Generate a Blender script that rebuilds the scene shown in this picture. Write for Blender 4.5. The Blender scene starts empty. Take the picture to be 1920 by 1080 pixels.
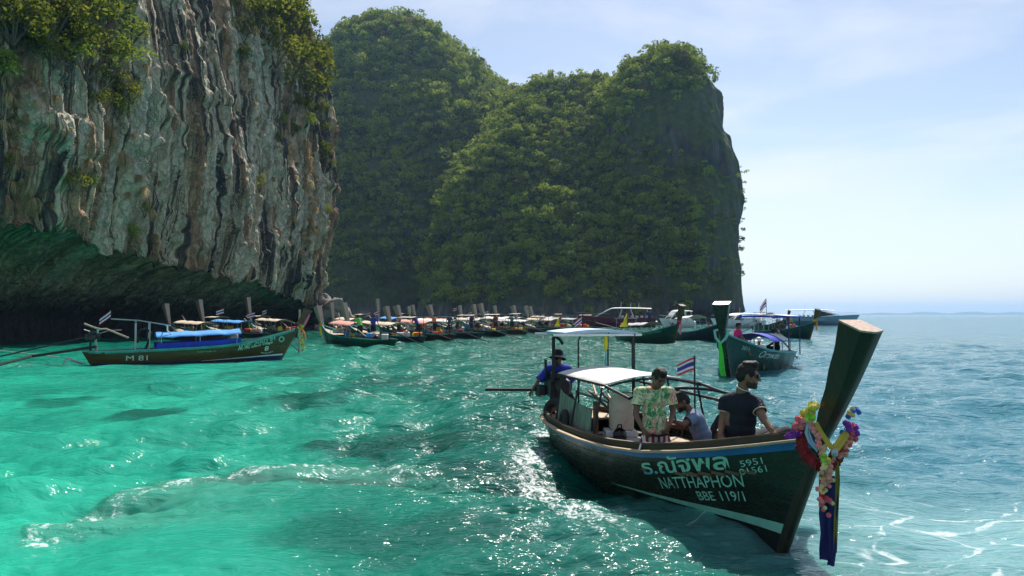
import bpy, bmesh, math, random
import numpy as np
from mathutils import Vector, Matrix
from mathutils.bvhtree import BVHTree

R = math.radians
scene = bpy.context.scene
COL = scene.collection

# ------------------------------------------------------------------ camera
F = 1400.0            # focal length in photo pixels (1920 wide)
EYE = 2.1             # eye height above the water
PITCH = math.atan(50 / F)
cam_data = bpy.data.cameras.new("camera")
cam_data.sensor_width = 36.0
cam_data.lens = F / 1920 * 36.0
cam_data.clip_start = 0.1
cam_data.clip_end = 60000
cam = bpy.data.objects.new("camera", cam_data)
COL.objects.link(cam)
cam.location = (0, 0, EYE)
cam.rotation_euler = (math.pi / 2 + PITCH, 0, 0)
scene.camera = cam

# ------------------------------------------------------------------ light
SUN_EL, SUN_AZ = R(50), R(12.5)       # azimuth measured from +Y towards +X
world = bpy.data.worlds.new("World")
scene.world = world
world.use_nodes = True
wn, wl = world.node_tree.nodes, world.node_tree.links
wn.clear()
w_out = wn.new("ShaderNodeOutputWorld")
w_bg = wn.new("ShaderNodeBackground")
w_bg.inputs[1].default_value = 0.086
sky = wn.new("ShaderNodeTexSky")
sky.sky_type = 'NISHITA'
sky.sun_disc = False
sky.sun_elevation = SUN_EL
sky.sun_rotation = SUN_AZ
sky.altitude = 0
sky.air_density = 1.0
sky.dust_density = 0.6
sky.ozone_density = 2.0
# thin cirrus streaks
w_tc = wn.new("ShaderNodeTexCoord")
w_sep = wn.new("ShaderNodeSeparateXYZ")
wl.new(w_tc.outputs['Generated'], w_sep.inputs[0])
def wmath(op, a, b=None):
    n = wn.new("ShaderNodeMath"); n.operation = op
    for i, x in enumerate((a, b)):
        if x is None: continue
        if isinstance(x, (int, float)): n.inputs[i].default_value = x
        else: wl.new(x, n.inputs[i])
    return n.outputs[0]
w_map = wn.new("ShaderNodeMapping")
w_map.inputs['Rotation'].default_value = (0, R(-24), R(10))
w_map.inputs['Scale'].default_value = (1.0, 1.0, 4.5)
wl.new(w_tc.outputs['Generated'], w_map.inputs[0])
w_noise = wn.new("ShaderNodeTexNoise")
w_noise.inputs['Scale'].default_value = 1.7
w_noise.inputs['Detail'].default_value = 7
w_noise.inputs['Roughness'].default_value = 0.55
w_noise.inputs['Distortion'].default_value = 0.5
wl.new(w_map.outputs[0], w_noise.inputs[0])
w_ramp = wn.new("ShaderNodeValToRGB")
w_ramp.color_ramp.elements[0].position = 0.46
w_ramp.color_ramp.elements[0].color = (0, 0, 0, 1)
w_ramp.color_ramp.elements[1].position = 0.68
w_ramp.color_ramp.elements[1].color = (1, 1, 1, 1)
wl.new(w_noise.outputs[0], w_ramp.inputs[0])
w_mix = wn.new("ShaderNodeMix"); w_mix.data_type = 'RGBA'
wl.new(wmath('MULTIPLY', w_ramp.outputs[0], 0.62), w_mix.inputs[0])
w_hsv = wn.new("ShaderNodeHueSaturation")
w_hsv.inputs['Saturation'].default_value = 0.86
wl.new(sky.outputs[0], w_hsv.inputs['Color'])
wl.new(w_hsv.outputs[0], w_mix.inputs[6])
w_mix.inputs[7].default_value = (8.0, 8.2, 8.4, 1)
wl.new(w_mix.outputs[2], w_bg.inputs[0])
wl.new(w_bg.outputs[0], w_out.inputs[0])

sun_data = bpy.data.lights.new("sun", 'SUN')
sun_data.energy = 4.4
sun_data.angle = R(0.53)
sun_data.color = (1.0, 0.95, 0.86)
sun = bpy.data.objects.new("sun", sun_data)
COL.objects.link(sun)
sd = Vector((math.sin(SUN_AZ) * math.cos(SUN_EL), math.cos(SUN_AZ) * math.cos(SUN_EL), math.sin(SUN_EL)))
sun.rotation_euler = sd.to_track_quat('Z', 'Y').to_euler()
sun.location = sd * 50

scene.view_settings.view_transform = 'Standard'
scene.view_settings.look = 'None'
scene.view_settings.gamma = 1.0
scene.view_settings.use_curve_mapping = False
scene.view_settings.exposure = 0.56
scene.cycles.use_denoising = True
scene.cycles.max_bounces = 6
scene.cycles.diffuse_bounces = 3
scene.cycles.glossy_bounces = 3
scene.cycles.transmission_bounces = 3
scene.cycles.transparent_max_bounces = 6
scene.cycles.volume_bounces = 0
scene.cycles.sample_clamp_indirect = 4.0
scene.cycles.sample_clamp_direct = 10.0
scene.cycles.caustics_reflective = False
scene.cycles.caustics_refractive = False
scene.cycles.blur_glossy = 0.5

# ------------------------------------------------------------------ helpers
def ray(u, v):
    a = (u - 960) / F; b = (540 - v) / F
    cp, sp = math.cos(PITCH), math.sin(PITCH)
    return Vector((a, cp - b * sp, sp + b * cp))

def P(u, v, y):
    """the place seen at photo pixel (u, v), y metres ahead of the eye"""
    r = ray(u, v); return Vector((0, 0, EYE)) + r * (y / r.y)

def W(u, v, z=0.0):
    r = ray(u, v); return Vector((0, 0, EYE)) + r * ((z - EYE) / r.z)

_rng = np.random.RandomState(7)
_perm = np.concatenate([_rng.permutation(256)] * 3)
_grad = np.array([[1,1,0],[-1,1,0],[1,-1,0],[-1,-1,0],[1,0,1],[-1,0,1],[1,0,-1],[-1,0,-1],[0,1,1],[0,-1,1],[0,1,-1],[0,-1,-1]], float)

def perlin(x, y, z=0.0):
    x, y, z = np.broadcast_arrays(np.asarray(x, float), np.asarray(y, float), np.asarray(z, float))
    xi, yi, zi = np.floor(x).astype(int), np.floor(y).astype(int), np.floor(z).astype(int)
    xf, yf, zf = x - xi, y - yi, z - zi
    xi &= 255; yi &= 255; zi &= 255
    fu, fv, fw = (t * t * t * (t * (t * 6 - 15) + 10) for t in (xf, yf, zf))
    def g(dx, dy, dz):
        h = _perm[_perm[_perm[xi + dx] + yi + dy] + zi + dz] % 12
        gr = _grad[h]
        return gr[..., 0] * (xf - dx) + gr[..., 1] * (yf - dy) + gr[..., 2] * (zf - dz)
    l = lambda a, b, t: a + (b - a) * t
    return l(l(l(g(0,0,0), g(1,0,0), fu), l(g(0,1,0), g(1,1,0), fu), fv),
             l(l(g(0,0,1), g(1,0,1), fu), l(g(0,1,1), g(1,1,1), fu), fv), fw)

def fbm(x, y, z=0.0, octv=4, gain=0.5):
    s, a = 0.0, 1.0
    for i in range(octv):
        s = s + a * perlin(x * 2**i + 17.3 * i, y * 2**i - 9.1 * i, np.asarray(z) * 2**i + 4.7 * i)
        a *= gain
    return s

def ridged(x, y, z=0.0, octv=3):
    s, a = 0.0, 1.0
    for i in range(octv):
        s = s + a * (1 - 2.2 * np.abs(perlin(x * 2**i + 31.7 * i, y * 2**i + 5.3 * i, np.asarray(z) * 2**i)))
        a *= 0.5
    return s / 1.75

def smooth(a, b, x):
    t = np.clip((np.asarray(x, float) - a) / (b - a), 0, 1)
    return t * t * (3 - 2 * t)

def mesh_from(name, V, Fc, mat=None, smooth_shade=True, attrs=None):
    me = bpy.data.meshes.new(name)
    V = np.asarray(V, np.float32)
    if isinstance(Fc, np.ndarray):
        k = Fc.shape[1]
        me.vertices.add(len(V)); me.vertices.foreach_set("co", V.ravel())
        me.loops.add(Fc.size); me.loops.foreach_set("vertex_index", Fc.astype(np.int32).ravel())
        me.polygons.add(len(Fc))
        me.polygons.foreach_set("loop_start", np.arange(0, Fc.size, k, dtype=np.int32))
        me.update(calc_edges=True)
    else:
        me.from_pydata([tuple(map(float, v)) for v in V], [], Fc)
    if smooth_shade:
        me.polygons.foreach_set("use_smooth", np.ones(len(me.polygons), bool))
    for an, (typ, arr) in (attrs or {}).items():
        at = me.attributes.new(an, typ, 'POINT')
        at.data.foreach_set('value' if typ == 'FLOAT' else ('color' if typ == 'FLOAT_COLOR' else 'vector'), np.asarray(arr, np.float32).ravel())
    if mat: me.materials.append(mat)
    me.update()
    return me

def link(name, me, parent=None, loc=None):
    o = bpy.data.objects.new(name, me); COL.objects.link(o)
    if parent: o.parent = parent
    if loc is not None: o.location = loc
    return o

def grid_faces(nr, nc, wrap=False):
    i = np.arange(nr - 1)[:, None]; j = np.arange(nc if wrap else nc - 1)[None, :]
    j2 = (j + 1) % nc
    return np.stack([i * nc + j, i * nc + j2, (i + 1) * nc + j2, (i + 1) * nc + j], -1).reshape(-1, 4)

def tag(o, label=None, cat=None, group=None, kind=None):
    if label: o['label'] = label
    if cat: o['category'] = cat
    if group: o['group'] = group
    if kind: o['kind'] = kind
    return o

def empty(name, loc=(0, 0, 0), rz=0.0):
    o = bpy.data.objects.new(name, None); COL.objects.link(o)
    o.empty_display_size = 0.2
    o.location = loc; o.rotation_euler = (0, 0, rz)
    return o

def copy_tree(o, parent=None):
    c = o.copy(); COL.objects.link(c)
    if parent: c.parent = parent
    for ch in list(o.children): copy_tree(ch, c)
    return c

class MB:
    """collects simple shapes into one mesh"""
    def __init__(s): s.v = []; s.f = []
    def add(s, V, Fc):
        n = len(s.v); s.v += [tuple(map(float, p)) for p in V]
        s.f += [tuple(int(i) + n for i in q) for q in Fc]
        return s
    def box(s, c, size, rot=None, bevel=0.0):
        M = rot if rot is not None else Matrix.Identity(3)
        hx, hy, hz = (k / 2 for k in size)
        if bevel <= 0:
            vs = [Vector((x * hx, y * hy, z * hz)) for z in (-1, 1) for y in (-1, 1) for x in (-1, 1)]
            fs = [(0,2,3,1),(4,5,7,6),(0,1,5,4),(2,6,7,3),(0,4,6,2),(1,3,7,5)]
            return s.add([Vector(c) + M @ p for p in vs], fs)
        b = min(bevel, hx * .9, hy * .9, hz * .9)
        def ring(z, k):
            X, Y = hx - k, hy - k
            pts = [(X - b, -Y), (X, -Y + b), (X, Y - b), (X - b, Y), (-X + b, Y), (-X, Y - b), (-X, -Y + b), (-X + b, -Y)]
            return [Vector((x, y, z)) for x, y in pts]
        rings = [ring(-hz, b), ring(-hz + b, 0), ring(hz - b, 0), ring(hz, b)]
        return s.loft([[Vector(c) + M @ p for p in r] for r in rings], cap=True)
    def loft(s, rings, cap=True, closed=True):
        n = len(rings[0]); V = [p for r in rings for p in r]; Fc = []
        for i in range(len(rings) - 1):
            for j in range(n if closed else n - 1):
                k = (j + 1) % n
                Fc.append((i * n + j, i * n + k, (i + 1) * n + k, (i + 1) * n + j))
        if cap and closed:
            Fc.append(tuple(range(n - 1, -1, -1))); Fc.append(tuple((len(rings) - 1) * n + j for j in range(n)))
        return s.add(V, Fc)
    def tube(s, path, r, n=8, cap=True, squash=1.0):
        path = [Vector(p) for p in path]; rings = []
        up = Vector((0, 0, 1)); prev = None
        for i, p in enumerate(path):
            a = path[max(i - 1, 0)]; b = path[min(i + 1, len(path) - 1)]
            t = (b - a).normalized()
            if prev is None:
                x = t.cross(up)
                if x.length < 1e-3: x = t.cross(Vector((1, 0, 0)))
            else:
                x = prev - t * prev.dot(t)
            x.normalize(); prev = x; y = t.cross(x)
            rr = r[i] if isinstance(r, (list, tuple, np.ndarray)) else r
            rings.append([p + x * (rr * math.cos(2 * math.pi * k / n)) + y * (rr * squash * math.sin(2 * math.pi * k / n)) for k in range(n)])
        return s.loft(rings, cap)
    def lathe(s, prof, c=(0, 0, 0), n=16, rot=None, cap=True):
        M = rot if rot is not None else Matrix.Identity(3)
        rings = [[Vector(c) + M @ Vector((r * math.cos(2 * math.pi * k / n), r * math.sin(2 * math.pi * k / n), z)) for k in range(n)] for r, z in prof]
        return s.loft(rings, cap)
    def ell(s, c, r, rot=None, nu=12, nv=8):
        prof = [(max(1e-4, math.sin(math.pi * i / nv)), -math.cos(math.pi * i / nv)) for i in range(nv + 1)]
        M = rot if rot is not None else Matrix.Identity(3)
        rings = [[Vector(c) + M @ Vector((r[0] * q * math.cos(2 * math.pi * k / nu), r[1] * q * math.sin(2 * math.pi * k / nu), r[2] * z)) for k in range(nu)] for q, z in prof]
        return s.loft(rings, True)
    def sheet(s, rows, thick=None):
        n = len(rows[0]); V = [Vector(p) for r in rows for p in r]
        Fc = [(i * n + j, i * n + j + 1, (i + 1) * n + j + 1, (i + 1) * n + j) for i in range(len(rows) - 1) for j in range(n - 1)]
        s.add(V, Fc)
        if thick is not None:
            t = Vector(thick); m = len(s.v) - len(V)
            s.add([p + t for p in V], [q[::-1] for q in Fc])
            off = m + len(V); R_ = len(rows)
            edge = [(0, j, 0, j + 1) for j in range(n - 1)] + [(i, n - 1, i + 1, n - 1) for i in range(R_ - 1)] + \
                   [(R_ - 1, j, R_ - 1, j - 1) for j in range(n - 1, 0, -1)] + [(i, 0, i - 1, 0) for i in range(R_ - 1, 0, -1)]
            for a, b, c, d in edge:
                p, q = a * n + b, c * n + d
                s.f.append((m + p, m + q, off + q, off + p)[::-1])
        return s
    def build(s, name, mat, parent=None, smooth_shade=True, angle=40):
        me = bpy.data.meshes.new(name); me.from_pydata(s.v, [], s.f)
        if smooth_shade:
            me.polygons.foreach_set("use_smooth", np.ones(len(me.polygons), bool))
            try: me.set_sharp_from_angle(angle=R(angle))
            except Exception: pass
        if mat: me.materials.append(mat)
        me.update()
        return link(name, me, parent)

# ------------------------------------------------------------------ materials
class NT:
    def __init__(s, name):
        s.m = bpy.data.materials.new(name); s.m.use_nodes = True
        s.n, s.l = s.m.node_tree.nodes, s.m.node_tree.links
        s.n.clear()
        s.out = s.n.new("ShaderNodeOutputMaterial")
    def node(s, t, **kw):
        n = s.n.new(t)
        for k, v in kw.items():
            if hasattr(n, k) and k not in ('Scale',): setattr(n, k, v)
        return n
    def set(s, sock, x):
        if isinstance(x, bpy.types.NodeSocket): s.l.new(x, sock)
        elif x is not None:
            if isinstance(x, (tuple, list)) and len(x) == 3 and sock.type == 'RGBA': x = (*x, 1)
            sock.default_value = x
    def math(s, op, a, b=None, c=None, clamp=False):
        n = s.node("ShaderNodeMath", operation=op); n.use_clamp = clamp
        for i, x in enumerate((a, b, c)):
            if x is not None: s.set(n.inputs[i], x)
        return n.outputs[0]
    def mix(s, f, a, b, blend='MIX'):
        n = s.node("ShaderNodeMix", data_type='RGBA', blend_type=blend)
        s.set(n.inputs[0], f); s.set(n.inputs[6], a); s.set(n.inputs[7], b)
        return n.outputs[2]
    def coords(s, kind='Object'):
        return s.node("ShaderNodeTexCoord").outputs[kind]
    def attr(s, name, out='Vector'):
        n = s.node("ShaderNodeAttribute", attribute_name=name); return n.outputs[out]
    def mapping(s, vec, scale=(1, 1, 1), rot=(0, 0, 0), loc=(0, 0, 0)):
        n = s.node("ShaderNodeMapping"); s.set(n.inputs[0], vec)
        n.inputs['Scale'].default_value = scale; n.inputs['Rotation'].default_value = rot; n.inputs['Location'].default_value = loc
        return n.outputs[0]
    def noise(s, vec, scale=1.0, detail=3, rough=0.5, dist=0.0, out=0):
        n = s.node("ShaderNodeTexNoise")
        if vec is not None: s.set(n.inputs['Vector'], vec)
        n.inputs['Scale'].default_value = scale; n.inputs['Detail'].default_value = detail
        n.inputs['Roughness'].default_value = rough; n.inputs['Distortion'].default_value = dist
        return n.outputs[out]
    def ramp(s, f, stops, interp='LINEAR'):
        n = s.node("ShaderNodeValToRGB"); cr = n.color_ramp; cr.interpolation = interp
        while len(cr.elements) < len(stops): cr.elements.new(0.5)
        for e, (p, c) in zip(cr.elements, stops):
            e.position = p; e.color = (*c, 1) if len(c) == 3 else c
        s.set(n.inputs[0], f); return n.outputs[0]
    def step(s, x, a, b):
        n = s.node("ShaderNodeMapRange", interpolation_type='SMOOTHSTEP')
        s.set(n.inputs[0], x); n.inputs[1].default_value = a; n.inputs[2].default_value = b
        return n.outputs[0]
    def bump(s, h, strength=0.3, dist=0.02, normal=None):
        n = s.node("ShaderNodeBump"); s.set(n.inputs['Height'], h)
        n.inputs['Strength'].default_value = strength; n.inputs['Distance'].default_value = dist
        if normal is not None: s.l.new(normal, n.inputs['Normal'])
        return n.outputs[0]
    def principled(s, col, rough=0.6, **kw):
        n = s.node("ShaderNodeBsdfPrincipled")
        s.set(n.inputs['Base Color'], col); s.set(n.inputs['Roughness'], rough)
        for k, v in kw.items(): s.set(n.inputs[k.replace('_', ' ')], v)
        return n
    def done(s, sh):
        s.l.new(sh.outputs[0] if hasattr(sh, 'outputs') else sh, s.out.inputs[0]); return s.m

_mats = {}
def paint(name, col, rough=0.5, var=0.25, scale=3.0, metallic=0.0, bump=0.15, dirt=None, stretch=(1, 1, 1)):
    """a plain painted or natural surface with uneven tone, wear and fine relief"""
    if name in _mats: return _mats[name]
    t = NT(name); co = t.mapping(t.coords(), stretch)
    n1 = t.noise(co, scale, 5, 0.6, 0.3)
    c = t.mix(t.ramp(n1, [(0.3, (0, 0, 0)), (0.7, (1, 1, 1))]), tuple(x * (1 - var) for x in col), tuple(min(1, x * (1 + var)) for x in col))
    if dirt:
        n2 = t.noise(co, scale * 2.7, 6, 0.65, 0.6)
        c = t.mix(t.math('MULTIPLY', t.step(n2, 0.52, 0.72), 0.75), c, dirt)
    n3 = t.noise(co, scale * 9, 3, 0.6)
    sh = t.principled(c, t.math('ADD', rough, t.math('MULTIPLY', t.math('SUBTRACT', n3, 0.5), 0.25)), Metallic=metallic)
    if bump: t.l.new(t.bump(n3, bump, 0.01), sh.inputs['Normal'])
    _mats[name] = t.done(sh); return _mats[name]
# ------------------------------------------------------------------ sea
S_ = W(1470, 1028); HEAD = R(12.5)
HV = Vector((math.sin(HEAD), -math.cos(HEAD), 0)); LV = Vector((-HV.y, HV.x, 0))

def build_water():
    front = np.arange(-48, 48.01, 0.19)
    back = np.arange(54, 307, 4.0)
    ang = np.radians(np.concatenate([front, back]))
    r = [0.6]
    while r[-1] < 9000:
        q = r[-1]
        r.append(q + max(0.016, q * (0.0052 if q < 60 else 0.016 if q < 260 else 0.05)))
    r = np.array(r)
    A, RR = np.meshgrid(ang, r)
    X = RR * np.sin(A); Y = RR * np.cos(A)
    infront = (np.abs(((A + np.pi) % (2 * np.pi)) - np.pi) < np.radians(50.5)).astype(float)
    spacing = np.maximum(RR * np.where(RR < 60, 0.0052, 0.016), 0.016) + (1 - infront) * RR * 0.05
    Z = np.zeros_like(X); DX = np.zeros_like(X); DY = np.zeros_like(X)
    rg = np.random.RandomState(3)
    N = 90
    lam = np.exp(np.linspace(np.log(0.11), np.log(7.0), N)) * rg.uniform(0.93, 1.07, N)
    # patches of rougher and calmer water
    gust = 0.75 + 0.9 * fbm(X / 9, Y / 14, 3.3, 3)
    gust = np.clip(gust, 0.25, 1.6)
    # smooth slick behind the wash in the near left and by the stem in the near right
    c1 = np.exp(-(((X + 2.0) / 2.3) ** 2 + ((Y - 7.2) / 1.3) ** 2))
    c2 = np.exp(-(((X - 5.2) / 2.8) ** 2 + ((Y - 7.6) / 1.8) ** 2))
    calm = np.clip(1 - 0.72 * c1 - 0.75 * c2, 0.2, 1)
    hsx = (X - S_.x) * HV.x + (Y - S_.y) * HV.y; hlat = -((X - S_.x) * LV.x + (Y - S_.y) * LV.y)
    calm = calm + 0.55 * np.exp(-((hlat - 1.75 + 0.1 * hsx) / 0.9) ** 2) * smooth(-7.5, -5, hsx) * smooth(1.5, -1, hsx)
    right = smooth(0.22, 0.5, X / np.maximum(Y, 0.1)) * (Y > 0)
    left = smooth(-2, -14, X) * smooth(60, 30, Y)
    warps = [(q, perlin(X / (q * 4), Y / (q * 4), q)) for q in (0.3, 1.0, 3.5)]
    for l in lam:
        th = rg.normal(0, 0.62) + (math.pi * 0.62)          # travel direction
        if rg.rand() < 0.25: th = rg.uniform(0, 2 * math.pi)
        k = 2 * math.pi / l
        a = 0.0134 * l ** 0.92 * math.exp(-(l / 5.0) ** 2) * rg.uniform(0.6, 1.3)
        ph = rg.uniform(0, 6.28)
        fade = smooth(2.0, 4.0, l / spacing)
        loc = a * fade * (1.0 if l > 2.5 else gust * calm) * (1 - 0.62 * left) * (1 - 0.48 * right)
        arg = k * (X * math.cos(th) + Y * math.sin(th)) + ph + 1.3 * min(warps, key=lambda w: abs(math.log(w[0] / l)))[1]
        sn, cs = np.sin(arg), np.cos(arg)
        Z += loc * sn
        DX -= 0.8 * loc * cs * math.cos(th); DY -= 0.8 * loc * cs * math.sin(th)
    # the wash thrown out by another boat: a bowed ridge in the near left
    pts = np.array([W(*q)[:2] for q in ((20, 1045), (70, 1000), (170, 955), (300, 915), (430, 890), (560, 872), (680, 872), (800, 890), (920, 935))])
    tt = np.linspace(0, len(pts) - 1, 90)
    cx = np.interp(tt, np.arange(len(pts)), pts[:, 0]); cy = np.interp(tt, np.arange(len(pts)), pts[:, 1])
    dmin = np.full(X.shape, 9.0); side = np.zeros_like(X)
    near = (RR < 22) & (infront > 0)
    xn, yn = X[near], Y[near]; dm = np.full(xn.shape, 9.0); sg = np.zeros_like(xn); tk = np.zeros_like(xn)
    for i in range(89):
        ex, ey = cx[i + 1] - cx[i], cy[i + 1] - cy[i]; L2 = ex * ex + ey * ey + 1e-9
        s = np.clip(((xn - cx[i]) * ex + (yn - cy[i]) * ey) / L2, 0, 1)
        d = np.hypot(xn - cx[i] - s * ex, yn - cy[i] - s * ey)
        b = d < dm; dm[b] = d[b]; sg[b] = np.sign((ex * (yn - cy[i]) - ey * (xn - cx[i])))[b]; tk[b] = i / 89
    dmin[near] = dm; side[near] = sg
    TK = np.zeros_like(X); TK[near] = tk
    ends = smooth(0, .06, TK) * smooth(1, .8, TK)
    Z += 0.022 * np.exp(-(dmin / 0.25) ** 2) * ends
    wash = np.exp(-(dmin / np.where(side > 0, 0.14, 0.50)) ** 2) * ends
    murk = np.where(side < 0, np.exp(-(dmin / 1.6) ** 2), np.exp(-(dmin / 0.15) ** 2)) * smooth(0, .15, TK) * smooth(1, .75, TK)
    # foamy laces right of the stem, hull-side sun glitter painted white, frothy shore
    lace = np.clip(np.exp(-(((X - 4.9) / 3.0) ** 2 + ((Y - 7.2 + 0.1 * (X - 4)) / 1.5) ** 2) * 1.1), 0, 1)
    sx = (X - S_.x) * HV.x + (Y - S_.y) * HV.y
    lat = -((X - S_.x) * LV.x + (Y - S_.y) * LV.y)
    hullhalf = np.interp(sx, [-7, -6.2, -4, -3.1, -2.3, -1.6, -1, 0, .3], [.3, .43, .76, .8, .62, .48, .33, .05, 0])
    froth = np.exp(-((lat - hullhalf - 1.15 - 0.12 * sx) / 0.45) ** 2) * smooth(-6.5, -4.5, sx) * smooth(0.3, -1.5, sx)
    froth = np.maximum(froth * 0.95, np.exp(-((sx + 6.6) / 0.9) ** 2 - ((lat - .35) / 0.55) ** 2))
    shore = np.exp(-((Y - 47 + 0.1 * X) / 7) ** 2) * smooth(-1, 3, X + 6) * smooth(26, 16, X)
    rip = 0.6 * np.exp(-((X + 21) / 6) ** 2 - ((Y - 31) / 1.2) ** 2)
    foam_glint2 = np.clip(np.maximum(np.maximum(froth, rip), 0.55 * shore), 0, 1)
    # body colour: sand below = pale, open sea = blue paled with painted sky reflection, weed and reef patches
    u_ = X / np.maximum(Y, 0.1)
    shallow = smooth(0.05, -0.45, u_ + 0.09 * fbm(X / 6, Y / 9, 1.0, 3)) * smooth(70, 30, RR)
    shallow = shallow * (0.8 + 0.5 * fbm(X / 3.5, Y / 5, 8.0, 3))
    deep = smooth(0.12, 0.5, u_ + 0.1 * fbm(X / 15, Y / 15, 2.0, 2)) * smooth(5, 12, RR)
    deep = np.maximum(deep, smooth(180, 600, RR))
    reef = np.zeros_like(X)
    for (u, v, rx, ry, s) in ((270, 782, .62, .42, .8), (620, 905, 1.0, .28, 1), (760, 832, 1.4, .6, .75), (900, 800, 1.3, .4, .4), (590, 748, 1.3, .5, .7),
                              (440, 905, .7, .3, .9), (760, 1000, 1.2, .5, .5), (115, 756, .7, .4, .6), (960, 890, 1.2, .5, .6), (520, 698, 1.6, .7, .5), (760, 720, 1.5, .8, .4)):
        c = W(u, v)
        q = ((X - c.x) / rx) ** 2 + ((Y - c.y) / (ry * 1.0 * c.y / 6)) ** 2
        reef = np.maximum(reef, s * smooth(1.6, 0.25, q + 1.1 * fbm(X / .8, Y / 1.1, 5.0, 3)))
    V = np.stack([X + DX, Y + DY, Z], -1).reshape(-1, 3)
    nr, nc = X.shape
    Fc = grid_faces(nr, nc, True)[:, ::-1]
    c0 = len(V)
    V = np.vstack([V, [[0, 0, 0]]])
    me = mesh_from("sea", V, Fc, None, True, {
        'foam_glint': ('FLOAT', np.append(foam_glint2.ravel(), 0)), 'wash': ('FLOAT', np.append(wash.ravel(), 0)), 'lace': ('FLOAT', np.append(lace.ravel(), 0)),
        'shallow': ('FLOAT', np.append(np.clip(shallow, 0, 1).ravel(), 0)), 'deep': ('FLOAT', np.append(deep.ravel(), 0)),
        'reef': ('FLOAT', np.append(reef.ravel(), 0)), 'murk': ('FLOAT', np.append(murk.ravel(), 0))})
    return me

def water_material():
    t = NT("sea_water")
    geo = t.node("ShaderNodeNewGeometry").outputs['Position']
    A = lambda n: t.attr(n, 'Fac')
    n_big = t.noise(geo, 0.35, 4, 0.55)
    body = t.mix(A('shallow'), (0.001, 0.115, 0.082), (0.026, 0.41, 0.280))
    body = t.mix(t.math('MULTIPLY', t.step(n_big, 0.4, 0.7), 0.25), body, (0.002, 0.10, 0.085))
    body = t.mix(A('deep'), body, (0.035, 0.175, 0.225))  # open-sea blue, lightened to stand in for reflected sky
    body = t.mix(t.math('MULTIPLY', A('reef'), 0.92), body, (0.001, 0.040, 0.030))
    body = t.mix(t.math('MULTIPLY', A('lace'), 0.9), body, (0.20, 0.40, 0.42))
    body = t.mix(t.math('MULTIPLY', A('murk'), 0.6), body, (0.085, 0.25, 0.19))
    # thin web of refracted light on the pale sand
    v1 = t.node("ShaderNodeTexVoronoi", feature='DISTANCE_TO_EDGE'); v1.inputs['Scale'].default_value = 1.1
    t.set(v1.inputs['Vector'], t.mix(0.25, geo, t.noise(geo, 0.9, 3, 0.5, 0, 1)))
    # ripples too small for the mesh
    m1 = t.mapping(geo, (0.60, 1.5, 1), (0, 0, R(-10)))
    dist = t.node("ShaderNodeVectorMath", operation='LENGTH'); t.set(dist.inputs[0], geo)
    dd = dist.outputs['Value']
    rough_sea = t.math('SUBTRACT', 1.0, t.math('MAXIMUM', t.math('MULTIPLY', A('murk'), 0.5), t.math('MULTIPLY', A('shallow'), 0.20)))
    nrm = None
    for sc, amp, d0, d1 in ((13.0, 0.008, None, None), (5.2, 0.036, 3, 9), (2.1, 0.10, 9, 22), (0.75, 0.27, 20, 60), (0.22, 0.7, 60, 200)):
        h = t.noise(t.mapping(m1, (1, 1, 1), loc=(sc, sc * 2, 0)), sc, 2, 0.5, 0.5)
        h = t.math('SUBTRACT', 1.0, t.math('ABSOLUTE', t.math('SUBTRACT', t.math('MULTIPLY', h, 2.0), 1.0)))
        h = t.math('MULTIPLY', h, rough_sea)
        if d0 is not None: h = t.math('MULTIPLY', h, t.math('ADD', 0.15, t.math('MULTIPLY', t.step(dd, d0, d1), 0.85)))
        nrm = t.bump(h, 1.0, amp, nrm)
    sea = t.principled(body, 0.075, IOR=1.333)
    sea.inputs['Subsurface Weight'].default_value = 0.65
    sea.inputs['Subsurface Radius'].default_value = (0.15, 0.55, 0.5)
    sea.inputs['Subsurface Scale'].default_value = 1.0
    t.l.new(nrm, sea.inputs['Normal'])
    # foamy wash, thin laces by the stem, sun glitter by the hull painted white
    f1 = t.noise(t.mapping(geo, (1, .8, 1)), 7.0, 6, 0.68, 0.8)
    f2 = t.noise(geo, 26.0, 4, 0.7, 0.3)
    fr = t.math('MULTIPLY', t.math('ADD', t.math('MULTIPLY', f1, 0.65), t.math('MULTIPLY', f2, 0.35)), 1.0)
    washm = t.step(t.math('ADD', fr, t.math('MULTIPLY', A('wash'), 0.175)), 0.655, 0.80)
    froth_glintm = t.step(t.math('ADD', fr, t.math('MULTIPLY', A('foam_glint'), 0.23)), 0.66, 0.80)
    warp = t.mix(0.5, geo, t.noise(geo, 0.8, 4, 0.6, 0.4, 1), 'ADD')
    v2 = t.node("ShaderNodeTexVoronoi", feature='DISTANCE_TO_EDGE'); v2.inputs['Scale'].default_value = 1.25
    t.set(v2.inputs['Vector'], t.mapping(warp, (0.62, 1.35, 0.01), (0, 0, R(12))))
    wid = t.math('ADD', 0.001, t.math('MULTIPLY', t.math('MULTIPLY', t.step(n_lace := t.noise(geo, 1.6, 4, 0.6), 0.38, 0.62), A('lace')), 0.034))
    line = t.step(t.math('SUBTRACT', wid, v2.outputs[0]), -0.012, 0.01)
    lacem = t.math('MULTIPLY', t.math('MULTIPLY', line, t.step(A('lace'), 0.12, 0.5)), t.step(t.noise(geo, 5.0, 5, .7, .5), 0.36, 0.62))
    foam_glint = t.math('MAXIMUM', t.math('MAXIMUM', washm, t.math('MULTIPLY', lacem, 0.7)), froth_glintm, clamp=True)
    fo = t.principled((0.72, 0.78, 0.78), 0.7)
    mx = t.node("ShaderNodeMixShader")
    t.set(mx.inputs[0], t.math('MULTIPLY', foam_glint, 0.86)); t.l.new(sea.outputs[0], mx.inputs[1]); t.l.new(fo.outputs[0], mx.inputs[2])
    return t.done(mx)

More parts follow.
